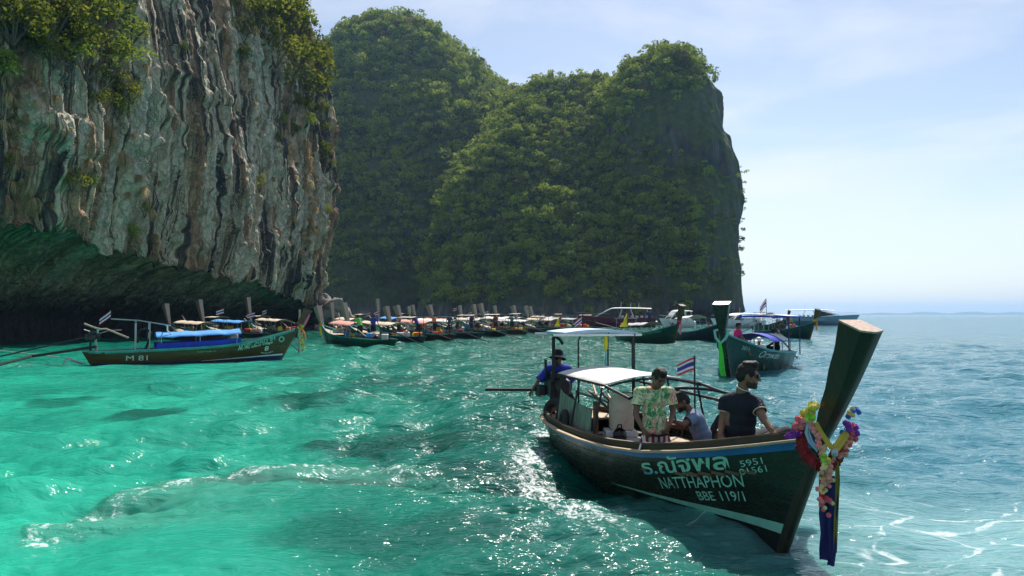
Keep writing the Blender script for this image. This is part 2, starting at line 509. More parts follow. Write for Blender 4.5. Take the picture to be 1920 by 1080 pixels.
sea_me = build_water()
sea_me.materials.append(water_material())
tag(link("sea", sea_me), "clear turquoise bay water, pale over sand and dark over reef", "sea", kind="structure")
# ------------------------------------------------------------------ limestone cliff on the left
def build_cliff():
    pl = np.array([(-37, 20), (-32.8, 32), (-30.3, 43), (-29.3, 54), (-28.4, 64), (-27.6, 73), (-26.7, 83), (-25.8, 92), (-25.0, 99), (-25.2, 105), (-28.5, 110), (-36, 113), (-48, 115)], float)
    seg = np.hypot(*np.diff(pl, axis=0).T); cum = np.concatenate([[0], np.cumsum(seg)])
    t = np.arange(0, cum[-1], 0.17)
    x = np.interp(t, cum, pl[:, 0]); y = np.interp(t, cum, pl[:, 1])
    k = np.hanning(41); k /= k.sum()
    pad = lambda a: np.convolve(np.concatenate([np.full(20, a[0]), a, np.full(20, a[-1])]), k, 'valid')
    x, y = pad(x), pad(y)
    tx, ty = np.gradient(x), np.gradient(y); L = np.hypot(tx, ty); tx /= L; ty /= L
    nx, ny = ty, -tx                                   # outwards: towards the bay
    # lip of the undercut along the cliff, and how deep it is eaten in
    lip_t = np.interp(y, [20, 43, 52, 62, 75, 88, 95, 100], [9.6, 8.5, 8.0, 6.9, 5.9, 4.9, 3.9, 2.0])
    lip_t = np.where(t > np.interp(103, y, t), 1.5, lip_t) + 0.7 * perlin(t / 5, 0.5, 1.1) + 0.4 * perlin(t / 1.7, 3.5, 1.1)
    rec_t = np.interp(t, [0, 30, 60, 75, 84, 92, 130], [8, 7.5, 6.5, 5, 2.5, -1.2, 0.5])
    top = 58
    z_low = 70; z_mid = np.arange(0, 30, 0.19); z_hi = np.linspace(30, top, 90)
    up = np.concatenate([z_mid, z_hi[1:]]); nrow = z_low + len(up)
    T = np.repeat(t[None], nrow, 0); OFF = np.zeros((nrow, len(t))); Z = np.zeros_like(OFF)
    for i in range(z_low):
        q = i / z_low
        if q < 0.25:                                   # back wall of the hollow, from below the water
            OFF[i] = -rec_t; Z[i] = -1.5 + (q / 0.25) * 3.2
        else:                                          # roof of the hollow curving out to the lip
            a = (q - 0.25) / 0.75
            OFF[i] = -rec_t * (1 - a) ** 1.15
            Z[i] = 1.7 + (lip_t - 1.7) * (1 - (1 - a) ** 1.9) ** 0.9
    for i, zz in enumerate(up):
        h = lip_t + zz * (top - lip_t) / top
        Z[z_low + i] = h
        OFF[z_low + i] = 0.7 * np.sin(np.clip((h - lip_t) / 5, 0, 1) * math.pi / 2) - 0.0035 * np.maximum(h - 16, 0) ** 2 * np.interp(t, [0, 70, 85, 95], [1, 1, 1.3, 2.2])
    face = np.concatenate([np.linspace(0.15, .75, z_low), np.ones(len(up))])[:, None]
    wob = 0.5 * fbm(T / 8, Z / 26, 2.2, 2) + 0.05 * perlin(T / 1.3, Z / 7.0, 8.2)               # flutes wander a little on their way down
    Tw = T + wob
    D = 1.5 * fbm(Tw / 13, Z / 30, 0.3, 3)
    bil = lambda a, b, c, o: -ridged(a, b, c, o)        # rounded pillars with sharp creases between
    D += 1.5 * bil(Tw / 4.6, Z / 60, 7.7, 2) * face
    D += 1.05 * bil(Tw / 1.7, Z / 28, 3.1, 2) * face
    D += 0.50 * bil(Tw / 0.62, Z / 12.0, 5.1, 2) * face
    D += 0.16 * bil(T / 0.9, Z / 1.6, 9.1, 3)
    D += 0.06 * fbm(T / 0.5, Z / 0.45, 9.1, 2)
    # ledges where slabs have come away, knobbly pillars
    D += 0.45 * smooth(0.05, 0.3, fbm(T / 5.5, Z / 4.2, 21.0, 3)) * face
    D += 0.28 * smooth(0.15, 0.45, fbm(T / 2.0, Z / 2.6, 33.0, 2)) * face
    D += (1 - face) * (1.1 * fbm(T / 3.0, OFF / 2.0, 41.0, 4) + 0.5 * bil(T / 1.4, OFF / 1.2, 45.0, 2))
    # hanging fringe at the lip
    Zj = Z - np.where(np.abs(np.arange(nrow)[:, None] - z_low) < 8, (1.1 * np.maximum(0, ridged(T / .8, 0.5, 4.4, 2)) ** 2) * np.exp(-((np.arange(nrow)[:, None] - z_low) / 4.0) ** 2), 0)
    Zj += 0.25 * fbm(T / 2.0, Z / 2.0, 14.0, 3) * (1 - 0.5 * face)
    O = OFF + D
    V = np.stack([x[None] + nx[None] * O, y[None] + ny[None] * O, Zj], -1).reshape(-1, 3)
    st = np.stack([Tw, Z, D], -1).reshape(-1, 3)
    return mesh_from("cliff", V, grid_faces(nrow, len(t)), None, True, {'st': ('FLOAT_VECTOR', st), 'roof': ('FLOAT', np.repeat((1 - face), len(t), 1).ravel())})

def cliff_material():
    t = NT("limestone_cliff")
    st = t.attr('st'); geo = t.node("ShaderNodeNewGeometry").outputs['Position']
    big = t.noise(t.mapping(st, (0.09, 0.05, 0.05)), 1.0, 3, 0.5)
    # the face is broken into tall slabs and plates, each with its own run of stains
    st0 = st
    cell = t.node("ShaderNodeTexVoronoi"); cell.inputs['Scale'].default_value = 1.0
    wst = t.mix(1.0, t.mapping(st, (0.62, 0.16, 0.0)), t.mix(1.0, t.noise(st, 0.55, 4, 0.65, 0, 1), (0.5, 0.5, 0.5), 'SUBTRACT'), 'ADD')
    t.set(cell.inputs['Vector'], wst)
    cedge = t.node("ShaderNodeTexVoronoi", feature='DISTANCE_TO_EDGE'); cedge.inputs['Scale'].default_value = 1.0; t.set(cedge.inputs['Vector'], wst)
    st = t.mix(1.0, st, t.mix(1.0, cell.outputs['Color'], (0.9, 9.0, 1.2), 'MULTIPLY'), 'ADD')
    crk = t.node("ShaderNodeTexVoronoi", feature='DISTANCE_TO_EDGE'); crk.inputs['Scale'].default_value = 1.0
    t.set(crk.inputs['Vector'], t.mix(1.0, t.mapping(st0, (1.9, 0.75, 0.6)), t.noise(st0, 1.6, 4, 0.65, 0, 1), 'ADD'))
    s1 = t.noise(t.mapping(st, (1.15, 0.022, 0.06)), 1.0, 6, 0.62, 0.12)
    s2 = t.noise(t.mapping(st, (3.6, 0.055, 0.12), loc=(3, 1, 0)), 1.0, 5, 0.62, 0.08)
    s3 = t.noise(t.mapping(st, (0.3, 0.05, 0.05), loc=(13, 5, 2)), 1.0, 4, 0.6, 0.5)
    f = t.math('ADD', t.math('MULTIPLY', s1, 0.62), t.math('MULTIPLY', s2, 0.38))
    f = t.math('ADD', f, t.math('ADD', t.math('MULTIPLY', t.math('SUBTRACT', big, 0.5), 0.45), 0.048))
    csep = t.node('ShaderNodeSeparateColor'); t.set(csep.inputs[0], cell.outputs['Color'])
    f = t.math('ADD', f, t.math('MULTIPLY', t.math('SUBTRACT', csep.outputs[0], 0.5), 0.10))
    f = t.math('ADD', t.math('MULTIPLY', t.math('SUBTRACT', f, 0.5), 1.8), 0.468)
    col = t.ramp(f, [(0.37, (0.030, 0.029, 0.028)), (0.455, (0.105, 0.092, 0.076)), (0.492, (0.29, 0.23, 0.155)), (0.515, (0.66, 0.48, 0.29)), (0.555, (0.93, 0.74, 0.48)), (0.63, (0.94, 0.83, 0.62))])
    och = t.ramp(t.noise(t.mapping(st, (0.8, 0.10, 0.06), loc=(5, 9, 1)), 1.0, 5, 0.65, 0.4), [(0.3, (0.30, 0.13, 0.06)), (0.55, (0.62, 0.34, 0.16)), (0.75, (0.75, 0.55, 0.34))])
    col = t.mix(t.math('MULTIPLY', t.step(s3, 0.49, 0.60), 0.85), col, och)
    grn = t.noise(t.mapping(st, (0.15, 0.12, 0.1), loc=(2, 22, 2)), 1.0, 4, 0.6, 0.4)
    col = t.mix(t.math('MULTIPLY', t.step(grn, 0.56, 0.70), 0.35), col, (0.07, 0.10, 0.05))
    # algae and damp rock on the roof of the undercut, thin bright drips across it, greens lightened for light bounced off the water
    roof = t.attr('roof', 'Fac')
    rs = t.noise(t.mapping(geo, (0.5, 1.1, 1.8)), 1.0, 6, 0.65, 1.2)
    rcol = t.ramp(rs, [(0.32, (0.03, 0.05, 0.035)), (0.44, (0.12, 0.18, 0.09)), (0.54, (0.26, 0.34, 0.14)), (0.66, (0.52, 0.56, 0.30))])
    rcol = t.mix(0.35, rcol, col)
    col = t.mix(t.step(roof, 0.2, 0.42), col, rcol)
    zs = t.node('ShaderNodeSeparateXYZ'); t.set(zs.inputs[0], geo)
    col = t.mix(t.step(t.math('ADD', zs.outputs[2], t.math('MULTIPLY', rs, 3.0)), 6.6, 3.8), col, (0.006, 0.009, 0.010))   # wet rock at the waterline, blackened higher up for the hollow's shade
    fine = t.noise(geo, 3.2, 6, 0.7)
    col = t.mix(t.math('MULTIPLY', t.step(fine, 0.40, 0.62), 0.45), t.mix(0.5, col, (0.03, 0.035, 0.04)), col)
    sh = t.principled(col, 0.9)
    h = t.math('ADD', fine, t.math('MULTIPLY', s2, 1.5))
    h = t.math('ADD', h, t.math('MULTIPLY', t.step(crk.outputs[0], 0.0, 0.10), 0.9))
    h = t.math('ADD', h, t.math('MULTIPLY', t.step(cedge.outputs[0], 0.0, 0.07), 1.4))
    t.l.new(t.bump(h, 0.9, 0.20), sh.inputs['Normal'])
    return t.done(sh)

cliff_me = build_cliff(); cliff_me.materials.append(cliff_material())
cliff_ob = tag(link("cliff", cliff_me), "tall streaked limestone cliff overhanging the bay on the left", "cliff", kind="structure")
cliff_bvh = BVHTree.FromPolygons([v.co for v in cliff_me.vertices], [p.vertices for p in cliff_me.polygons])

# ------------------------------------------------------------------ wooded limestone islands behind
def island(name, d, levels, ydepth, seed, nz=110, na=220, rough=1.0, lean=0.0):
    """levels: (v, u_left, u_right) silhouette read off the photo at distance d; ydepth(z, top) -> (front, back)"""
    lv = sorted(levels)
    vv = np.array([l[0] for l in lv], float)
    zt = P(960, vv[0], d * (1 + lean)).z
    zz = np.linspace(-3.0, zt, nz)
    dm = d * (1 + lean * np.clip(zz, 0, zt) / zt)          # how far off the outline stands at each height
    cp, sp = math.cos(PITCH), math.sin(PITCH)
    v_of = 540 - F * ((zz - EYE) * cp - dm * sp) / (dm * cp + (zz - EYE) * sp)
    xl = np.array([P(u, v, q).x for u, v, q in zip(np.interp(v_of, vv, [l[1] for l in lv]), v_of, dm)])
    xr = np.array([P(u, v, q).x for u, v, q in zip(np.interp(v_of, vv, [l[2] for l in lv]), v_of, dm)])
    a = np.linspace(0, 2 * np.pi, na, endpoint=False)
    ca, sa = np.cos(a), np.sin(a)
    e = 2 / 2.7
    cx = np.sign(ca) * np.abs(ca) ** e; cy = np.sign(sa) * np.abs(sa) ** e
    V = []
    for z, l, r in zip(zz, xl, xr):
        f, b = ydepth(z, zt)
        V.append(np.stack([(l + r) / 2 + (r - l) / 2 * cx, (f + b) / 2 + (b - f) / 2 * cy, np.full(na, z)], -1))
    V = np.array(V)
    c = V.mean(1, keepdims=True); n = V - c; n[..., 2] = 0; n /= np.linalg.norm(n, axis=-1, keepdims=True) + 1e-6
    x, y, z = V[..., 0], V[..., 1], V[..., 2]
    D = 7 * fbm(x / 45 + seed, y / 45, z / 60, 3) + 3.0 * ridged(x / 16, y / 16 + seed, z / 70, 3) + 1.5 * fbm(x / 5, y / 5, z / 12 + seed, 4) + 1.2 * ridged(x / 7, y / 7, z / 40 + seed, 2)
    wide = np.abs(n[..., 1])                        # leave the outline seen against the sky close to what was read off
    D = D * rough * (0.32 + 0.68 * wide) * np.clip((zt - z) / 14, 0.05, 1) 
    V = V + n * (D - 2.0 * rough * wide)[..., None]
    V[..., 2] += 0.0
    me = mesh_from(name, np.vstack([V.reshape(-1, 3), [[*V[-1].mean(0)[:2], zt + .6]]]),
                   [tuple(q) for q in grid_faces(nz, na, True)] + [((nz - 1) * na + i, (nz - 1) * na + (i + 1) % na, nz * na) for i in range(na)])
    return me

def island_material():
    t = NT("wooded_rock")
    geo = t.node("ShaderNodeNewGeometry")
    pos = geo.outputs['Position']
    s1 = t.noise(t.mapping(pos, (0.22, 0.22, 0.018)), 1.0, 6, 0.65, 0.4)
    s2 = t.noise(t.mapping(pos, (0.9, 0.9, 0.07)), 1.0, 5, 0.65, 0.3)
    f = t.math('ADD', t.math('MULTIPLY', s1, .55), t.math('MULTIPLY', s2, .45))
    rock = t.ramp(f, [(0.33, (0.012, 0.015, 0.018)), (0.47, (0.035, 0.04, 0.044)), (0.55, (0.085, 0.085, 0.08)), (0.66, (0.22, 0.21, 0.18))])
    och = t.noise(t.mapping(pos, (0.07, 0.07, 0.03)), 1.0, 4, 0.6)
    rock = t.mix(t.math('MULTIPLY', t.step(och, 0.55, 0.68), 0.5), rock, (0.16, 0.10, 0.06))
    grn = t.noise(pos, 0.5, 5, 0.7)
    scrub = t.ramp(grn, [(0.35, (0.02, 0.04, 0.014)), (0.65, (0.08, 0.11, 0.03))])
    nz = t.node("ShaderNodeSeparateXYZ"); t.set(nz.inputs[0], geo.outputs['Normal'])
    zz = t.node("ShaderNodeSeparateXYZ"); t.set(zz.inputs[0], pos)
    m = t.math('ADD', nz.outputs[2], t.math('MULTIPLY', t.math('SUBTRACT', grn, 0.5), 1.3))
    cover = t.math('MULTIPLY', t.step(m, -0.05, 0.22), t.step(zz.outputs[2], 2, 9))
    sh = t.principled(t.mix(cover, rock, scrub), 0.95)
    t.l.new(t.bump(t.math('ADD', f, grn), 1.0, 0.9), sh.inputs['Normal'])
    return t.done(sh)

isl_mat = island_material()
def yA(z, top): q = max(0, z) / top; return 262 + 95 * q ** 1.5, 540 - 120 * q
def yB(z, top): q = max(0, z) / top; return 203 + 82 * q ** 1.35, 380 - 65 * q
def yC(z, top):
    q = max(0, z) / top
    return (204 if z > 2.5 else 208) + 34 * q ** 1.5 + 7 * max(0, q - .75) / .25, 345 - 55 * q
A_me = island("island_hill", 330, [(12, 690, 745), (22, 645, 800), (40, 612, 830), (62, 590, 846), (88, 570, 866), (115, 540, 903), (150, 520, 962), (250, 500, 1010), (400, 480, 1060), (610, 470, 1100)], yA, 3.0, lean=0.050)
B_me = island("island_hill", 250, [(126, 1020, 1070), (131, 1000, 1175), (148, 958, 1215), (200, 925, 1230), (250, 895, 1260), (330, 842, 1300), (460, 814, 1330), (540, 797, 1350), (615, 785, 1356)], yB, 11.0, lean=0.085)
C_me = island("island_hill", 240, [(82, 1262, 1298), (90, 1225, 1316), (105, 1192, 1328), (130, 1165, 1344), (165, 1150, 1360), (255, 1140, 1364), (264, 1140, 1374), (300, 1130, 1384), (375, 1120, 1395), (480, 1100, 1393), (588, 1090, 1394), (598, 1090, 1372), (608, 1090, 1345), (620, 1090, 1340)], yC, 19.0, rough=0.8)
isl = []
for me_, lb in ((A_me, "high domed wooded hill behind on the left"), (B_me, "middle wooded hill with a ridge running down to the boats"), (C_me, "sheer wooded headland that ends at the open sea")):
    me_.materials.append(isl_mat)
    isl.append(tag(link("island_hill", me_), lb, "hill", kind="structure"))

# far low islands on the horizon
def far_isle():
    mb = MB()
    for (u0, u1, vt, d) in ((1540, 1760, 586, 8200), (1640, 1990, 583, 8700), (1850, 2300, 586, 8400)):
        rows = []
        us = np.linspace(u0, u1, 60)
        h = (P(0, vt, d).z) * np.sin(np.linspace(0, math.pi, 60)) ** .6 * (0.72 + 0.5 * fbm(us / 60, d / 900, 0, 3))
        for dy, k in ((-260, 0.0), (-130, .6), (0, 1.0), (140, .6), (260, 0.0)):
            rows.append([Vector((P(u, 590, d).x, d + dy, max(-0.5, hh * k - (0.5 if k == 0 else 0)))) for u, hh in zip(us, h)])
        mb.sheet(rows)
    return mb
mbf = far_isle()
tag(mbf.build("far_hills", isl_mat), "low far islands on the hazy horizon", "island", kind="structure")
# ------------------------------------------------------------------ sea haze
HAZE = 0.00014
hm = NT("sea_haze")
pv = hm.node("ShaderNodeVolumePrincipled")
pv.inputs['Color'].default_value = (0.40, 0.66, 1.0, 1)
pv.inputs['Density'].default_value = HAZE
pv.inputs['Anisotropy'].default_value = 0.35
hm.l.new(pv.outputs[0], hm.out.inputs['Volume'])
hb = MB().box((0, 500, 67), (21000, 21000, 138)).build("haze", hm.m, smooth_shade=False)
tag(hb, "thin pale sea haze over the whole bay", "haze", kind="stuff")
# ------------------------------------------------------------------ vegetation
def leaf_material(name, dark, light, trans=0.45, dry=None):
    t = NT(name)
    oi = t.node("ShaderNodeObjectInfo")
    geo = t.node("ShaderNodeNewGeometry")
    n = t.noise(geo.outputs['Position'], 0.14, 4, 0.65)
    tone = t.attr('tone', 'Fac')
    f = t.math('ADD', t.math('MULTIPLY', tone, 0.6), t.math('MULTIPLY', t.math('ADD', n, t.math('SUBTRACT', oi.outputs['Random'], 0.5)), 0.55), clamp=True)
    c = t.ramp(f, [(0.15, dark), (0.85, light)])
    if dry: c = t.mix(t.step(tone, 0.90, 0.96), c, dry)
    d = t.node("ShaderNodeBsdfDiffuse"); t.set(d.inputs[0], c)
    tr = t.node("ShaderNodeBsdfTranslucent"); t.set(tr.inputs[0], t.mix(0.12, c, (0.30, 0.30, 0.03), 'ADD'))
    m = t.node("ShaderNodeMixShader"); m.inputs[0].default_value = trans
    t.l.new(d.outputs[0], m.inputs[1]); t.l.new(tr.outputs[0], m.inputs[2])
    return t.done(m)

leaf_jungle = leaf_material("jungle_leaves", (0.004, 0.030, 0.036), (0.28, 0.34, 0.055), 0.34, (0.16, 0.12, 0.06))
leaf_bright = leaf_material("yellow_green_bush_leaves", (0.035, 0.06, 0.012), (0.19, 0.21, 0.03), 0.5)  # warm yellow-green leaf tones for the cliff bushes
straw = leaf_material("dry_grass", (0.34, 0.23, 0.12), (0.68, 0.51, 0.29), 0.4)
bark = paint("bark", (0.10, 0.075, 0.055), 0.9, 0.3, 4)
twig_mat = paint("bare_twig", (0.22, 0.20, 0.18), 0.9, 0.3, 4)

def crown_arrays(rg, nleaf, lumps, size=(1, 1, .8), leaf=0.16, lump_r=(0.28, 0.48)):
    """leaf-sized faces spread over the shells of several lumps; unit crown centred on the origin"""
    cs = rg.normal(0, 0.38, (lumps, 3)) * size; cs[:, 2] = np.abs(cs[:, 2]) * 0.9 - 0.12
    rs = rg.uniform(*lump_r, lumps)
    which = rg.choice(lumps, nleaf, p=rs**2 / (rs**2).sum())
    d = rg.normal(0, 1, (nleaf, 3)); d[:, 2] += 0.45; d /= np.linalg.norm(d, axis=1)[:, None]
    pos = cs[which] + d * (rs[which] * rg.uniform(0.72, 1.08, nleaf))[:, None] * np.array([1, 1, .85])
    n = d * 0.8 + rg.normal(0, 0.55, (nleaf, 3)); n /= np.linalg.norm(n, axis=1)[:, None]
    a = np.cross(n, rg.normal(0, 1, (nleaf, 3))); a /= np.linalg.norm(a, axis=1)[:, None]
    b = np.cross(n, a)
    s = leaf * rg.uniform(0.6, 1.35, nleaf)[:, None]
    V = np.stack([pos - a * s, pos - b * s * .55 - n * s * .12, pos + a * s, pos + b * s * .55 - n * s * .12], 1).reshape(-1, 3)
    tone = np.repeat(np.clip(rg.uniform(0, 1, lumps)[which] * .6 + rg.uniform(0, .4, nleaf), 0, .88), 4)
    Fc = np.arange(nleaf * 4).reshape(-1, 4)
    return V, Fc, tone

def crown_mesh(name, seed, nleaf, lumps, mat, **kw):
    V, Fc, tone = crown_arrays(np.random.RandomState(seed), nleaf, lumps, **kw)
    return mesh_from(name, V, Fc, mat, False, {'tone': ('FLOAT', tone)})

def trunk_mesh(seed, h=1.0, r=0.05):
    rd = random.Random(seed); mb = MB()
    top = Vector((rd.uniform(-.1, .1), rd.uniform(-.1, .1), 0))
    mb.tube([Vector((0, 0, -h)), Vector((rd.uniform(-.06, .06), 0, -h * .5)), top], [r * 1.4, r, r * .6], 6)
    for k in range(4):
        a = rd.uniform(0, 6.28); z0 = -h * rd.uniform(.15, .45)
        mb.tube([Vector((0, 0, z0)), Vector((math.cos(a) * .25, math.sin(a) * .25, z0 + .22)), Vector((math.cos(a) * .45, math.sin(a) * .45, z0 + .42))], [r * .6, r * .4, r * .15], 5)
    return mb

# --- the wood on the islands: every tree that shows large is an object, the rest one mass
def island_points():
    rg = np.random.RandomState(5); out = []
    for k, me in enumerate((A_me, B_me, C_me)):
        n = len(me.polygons)
        ar = np.zeros(n); me.polygons.foreach_get("area", ar)
        ce = np.zeros(n * 3); me.polygons.foreach_get("center", ce); ce = ce.reshape(-1, 3)
        no = np.zeros(n * 3); me.polygons.foreach_get("normal", no); no = no.reshape(-1, 3)
        view = ce - np.array([0, 0, EYE]); view /= np.linalg.norm(view, axis=1)[:, None]
        facing = -(no * view).sum(1)
        yc = ce[:, 2] + 1e-3
        u = 960 + F * ce[:, 0] / ce[:, 1]; v = 590 - F * (ce[:, 2] - EYE) / ce[:, 1]
        dens = np.where((facing > -0.25) | (no[:, 2] > .3), 1.0, 0.0)
        nsc = fbm(ce[:, 0] / 14, ce[:, 1] / 14, ce[:, 2] / 18, 3)
        if k == 0: dens *= smooth(560, 500, v + 60 * nsc) * (0.85)
        if k == 1: dens *= smooth(575, 520, v + 70 * nsc) * (1 - smooth(1180, 1225, u) * smooth(140, 165, v) * smooth(340, 290, v))
        if k == 2:
            bare = smooth(1172, 1222, u + 40 * nsc) * smooth(140, 172, v + 30 * nsc) * smooth(350, 285, v + 60 * nsc)
            edge = smooth(1318, 1356, u + 30 * nsc)
            dens *= (1 - 0.97 * bare) * (1 - 0.80 * edge * (v > 120)) * smooth(560, 500, v + 60 * nsc)
        w = ar * dens
        N = int(w.sum() / (5.4 if k else 8.5))
        pick = rg.choice(n, N, p=w / w.sum())
        pos = ce[pick] + rg.normal(0, .8, (N, 3))
        out.append((pos, no[pick], np.full(N, k)))
    return [np.concatenate(a) for a in zip(*out)]

t_pos, t_nor, t_k = island_points()
rg = np.random.RandomState(21)
t_dist = np.linalg.norm(t_pos, axis=1)
t_size = rg.gamma(4.5, 0.32, len(t_pos)) + 0.85          # crown radius in metres
t_u = 960 + F * t_pos[:, 0] / t_pos[:, 1]
t_size *= np.where(t_k == 0, 1.2, 1.0) * np.where((t_k == 2) & (t_u > 1310) & (t_pos[:, 2] < 76), 0.5, 1.0)
view = t_pos / t_dist[:, None]
vis = -(t_nor * view).sum(1) > 0.1
score = np.where(vis, t_size / t_dist, 0)
order = np.argsort(-score)
single = np.zeros(len(t_pos), bool); single[order[:290]] = True
print("trees", len(t_pos))

crowns = [crown_mesh("crown", 100 + i, 420, 8, leaf_jungle, leaf=0.10) for i in range(5)]
trunks = []
for i in range(2):
    o = trunk_mesh(i).build("trunk", bark); trunks.append(o.data); bpy.data.objects.remove(o)
tree_labels = [("tree rooted on the high domed hill behind on the left", "trees on the domed hill"),
               ("tree in the dense wood on the middle hill above the moored boats", "trees on the middle hill"),
               ("tree clinging to the steep headland beside the open sea", "trees on the headland")]
for j in np.where(single)[0]:
    p, nrm = Vector(t_pos[j]), Vector(t_nor[j])
    s = float(t_size[j])
    e = empty("tree", p + nrm * s * 0.25, rg.uniform(0, 6.28))
    e.scale = (s * 1.02, s * 1.02, s * rg.uniform(.8, 1.1))
    k = int(t_k[j]); tag(e, tree_labels[k][0], "tree", tree_labels[k][1])
    link("crown", crowns[j % 5], e, (0, 0, 0.35)); link("trunk", trunks[j % 2], e, (0, 0, 0.1))

def forest_mass():
    cr = [crown_arrays(np.random.RandomState(300 + i), 130, 7, leaf=0.16) for i in range(8)]
    Vs, Ts = [], []
    rg = np.random.RandomState(8)
    for j in np.where(~single)[0]:
        V, _, tone = cr[j % 8]
        a = rg.uniform(0, 6.28); c, s_ = math.cos(a), math.sin(a)
        Rm = np.array([[c, -s_, 0], [s_, c, 0], [0, 0, 1]])
        s = t_size[j]
        Vs.append((V @ Rm.T) * (s, s, s * rg.uniform(.8, 1.1)) + t_pos[j] + t_nor[j] * s * .25 + (0, 0, s * .3))
        Ts.append(np.clip(tone + rg.normal(0, .30), 0, .89) if rg.rand() > .03 else np.full(len(tone), .97))
    V = np.concatenate(Vs); T = np.concatenate(Ts)
    return mesh_from("forest", V, np.arange(len(V)).reshape(-1, 4), leaf_jungle, False, {'tone': ('FLOAT', T)})
tag(link("forest", forest_mass()), "dense green wood that covers the far hills", "wood", kind="stuff")

# --- plants on the near cliff
def on_cliff(u, v):
    r = ray(u, v).normalized()
    hit = cliff_bvh.ray_cast(Vector((0, 0, EYE)), r, 400)
    return hit[0], hit[1]

bush_me = [crown_mesh("foliage", 500 + i, 420, 9, leaf_bright, leaf=0.085, size=(1, 1, 1.0)) for i in range(4)]
bush_dk = [crown_mesh("foliage", 540 + i, 420, 9, leaf_jungle, leaf=0.085, size=(1, 1, 1.0)) for i in range(3)]
def stem_me(seed):
    rd = random.Random(seed); mb = MB()
    for k in range(6):
        a = rd.uniform(0, 6.28); q = rd.uniform(.4, .8)
        mb.tube([Vector((0, 0, -.75)), Vector((math.cos(a) * q * .4, math.sin(a) * q * .4, -.25)), Vector((math.cos(a) * q, math.sin(a) * q, rd.uniform(0, .5)))], [.035, .022, .008], 5)
    o = mb.build("stem", bark); m = o.data; bpy.data.objects.remove(o); return m
stems = [stem_me(i) for i in range(3)]
rd = random.Random(4)
def put_bush(u, v, r, bright, label, group, sag=1.0):
    p, n = on_cliff(u, v)
    if p is None: return
    s = r * p.y / F
    e = empty("cliff_bush", p + n * s * .35, rd.uniform(0, 6.28))
    e.scale = (s * 1.25, s * 1.25, s * 1.25 * sag)
    tag(e, label, "bush", group)
    link("foliage", (bush_me if bright else bush_dk)[rd.randrange(4 if bright else 3)], e)
    link("stem", stems[rd.randrange(3)], e)
G1 = ("leafy bush at the top left of the streaked cliff", "bushes at the cliff's top left")
for u, v, r, b in ((20, 20, 62, 1), (85, 15, 55, 1), (120, 70, 48, 1), (30, 85, 45, 0), (180, 40, 52, 0), (205, 100, 38, 0), (150, 110, 45, 0), (230, 60, 40, 0), (60, 60, 40, 1),
                   (0, 45, 40, 1), (140, 10, 50, 1), (215, 10, 40, 0), (95, 105, 34, 1), (10, 130, 36, 0), (175, 75, 45, 1)):
    put_bush(u, v, r, b, *G1)
G2 = ("sunlit bush on the cliff's right shoulder against the far hill", "bushes on the cliff's right shoulder")
for u, v, r, b in ((510, 20, 42, 1), (545, 15, 36, 1), (530, 60, 44, 1), (560, 60, 34, 1), (575, 95, 36, 1), (550, 110, 40, 1), (585, 130, 38, 1), (600, 120, 26, 1), (540, 150, 34, 0), (570, 165, 36, 1), (595, 160, 24, 1),
                   (515, 100, 36, 1), (500, 60, 30, 1), (525, 5, 40, 1), (555, 40, 38, 0), (480, 15, 34, 1)):
    put_bush(u, v, r, b, *G2)
G3 = ("small green plant in a crack on the cliff's bare face", "small plants scattered over the cliff face")
for u, v, r, b in ((470, 18, 20, 1), (452, 60, 22, 1), (455, 105, 18, 1), (600, 210, 17, 1), (575, 205, 17, 1), (605, 285, 16, 1), (608, 300, 14, 1), (605, 240, 12, 1), (485, 345, 16, 1), (228, 165, 26, 1), (245, 175, 20, 1), (190, 195, 22, 1), (215, 205, 20, 0),
                   (255, 160, 14, 1), (165, 185, 14, 1), (130, 335, 22, 1), (160, 345, 16, 0), (555, 195, 15, 1), (520, 260, 12, 1), (15, 305, 12, 1), (580, 230, 14, 0), (170, 140, 18, 1), (200, 150, 18, 0), (445, 15, 18, 1),
                   (345, 90, 10, 0), (610, 395, 10, 1), (530, 230, 13, 0), (548, 245, 11, 1), (270, 395, 12, 0), (240, 440, 16, 0)):
    put_bush(u, v, r, b, *G3, sag=1.25)

def tuft_me(seed):
    rg = np.random.RandomState(seed); V, T = [], []; Fc = []
    for k in range(110):
        a = rg.uniform(0, 6.28); out = rg.uniform(.15, .75); L = rg.uniform(.7, 1.4); w = .035
        d = np.array([math.cos(a), math.sin(a), 0]); sd_ = np.array([-d[1], d[0], 0]) * w
        pts = [np.zeros(3), d * out * .55 + (0, 0, .22 * L), d * out + (0, 0, -.12 * L), d * out * 1.12 + (0, 0, -.75 * L)]
        n0 = len(V)
        for i, p in enumerate(pts):
            q = 1 - i / 3.3
            V += [p - sd_ * q, p + sd_ * q]; T += [k % 9 / 9] * 2
        Fc += [(n0 + 2 * i, n0 + 2 * i + 1, n0 + 2 * i + 3, n0 + 2 * i + 2) for i in range(3)]
    return mesh_from("dry_grass_tuft", np.array(V), np.array(Fc), straw, False, {'tone': ('FLOAT', np.array(T))})
tufts = [tuft_me(900 + i) for i in range(4)]
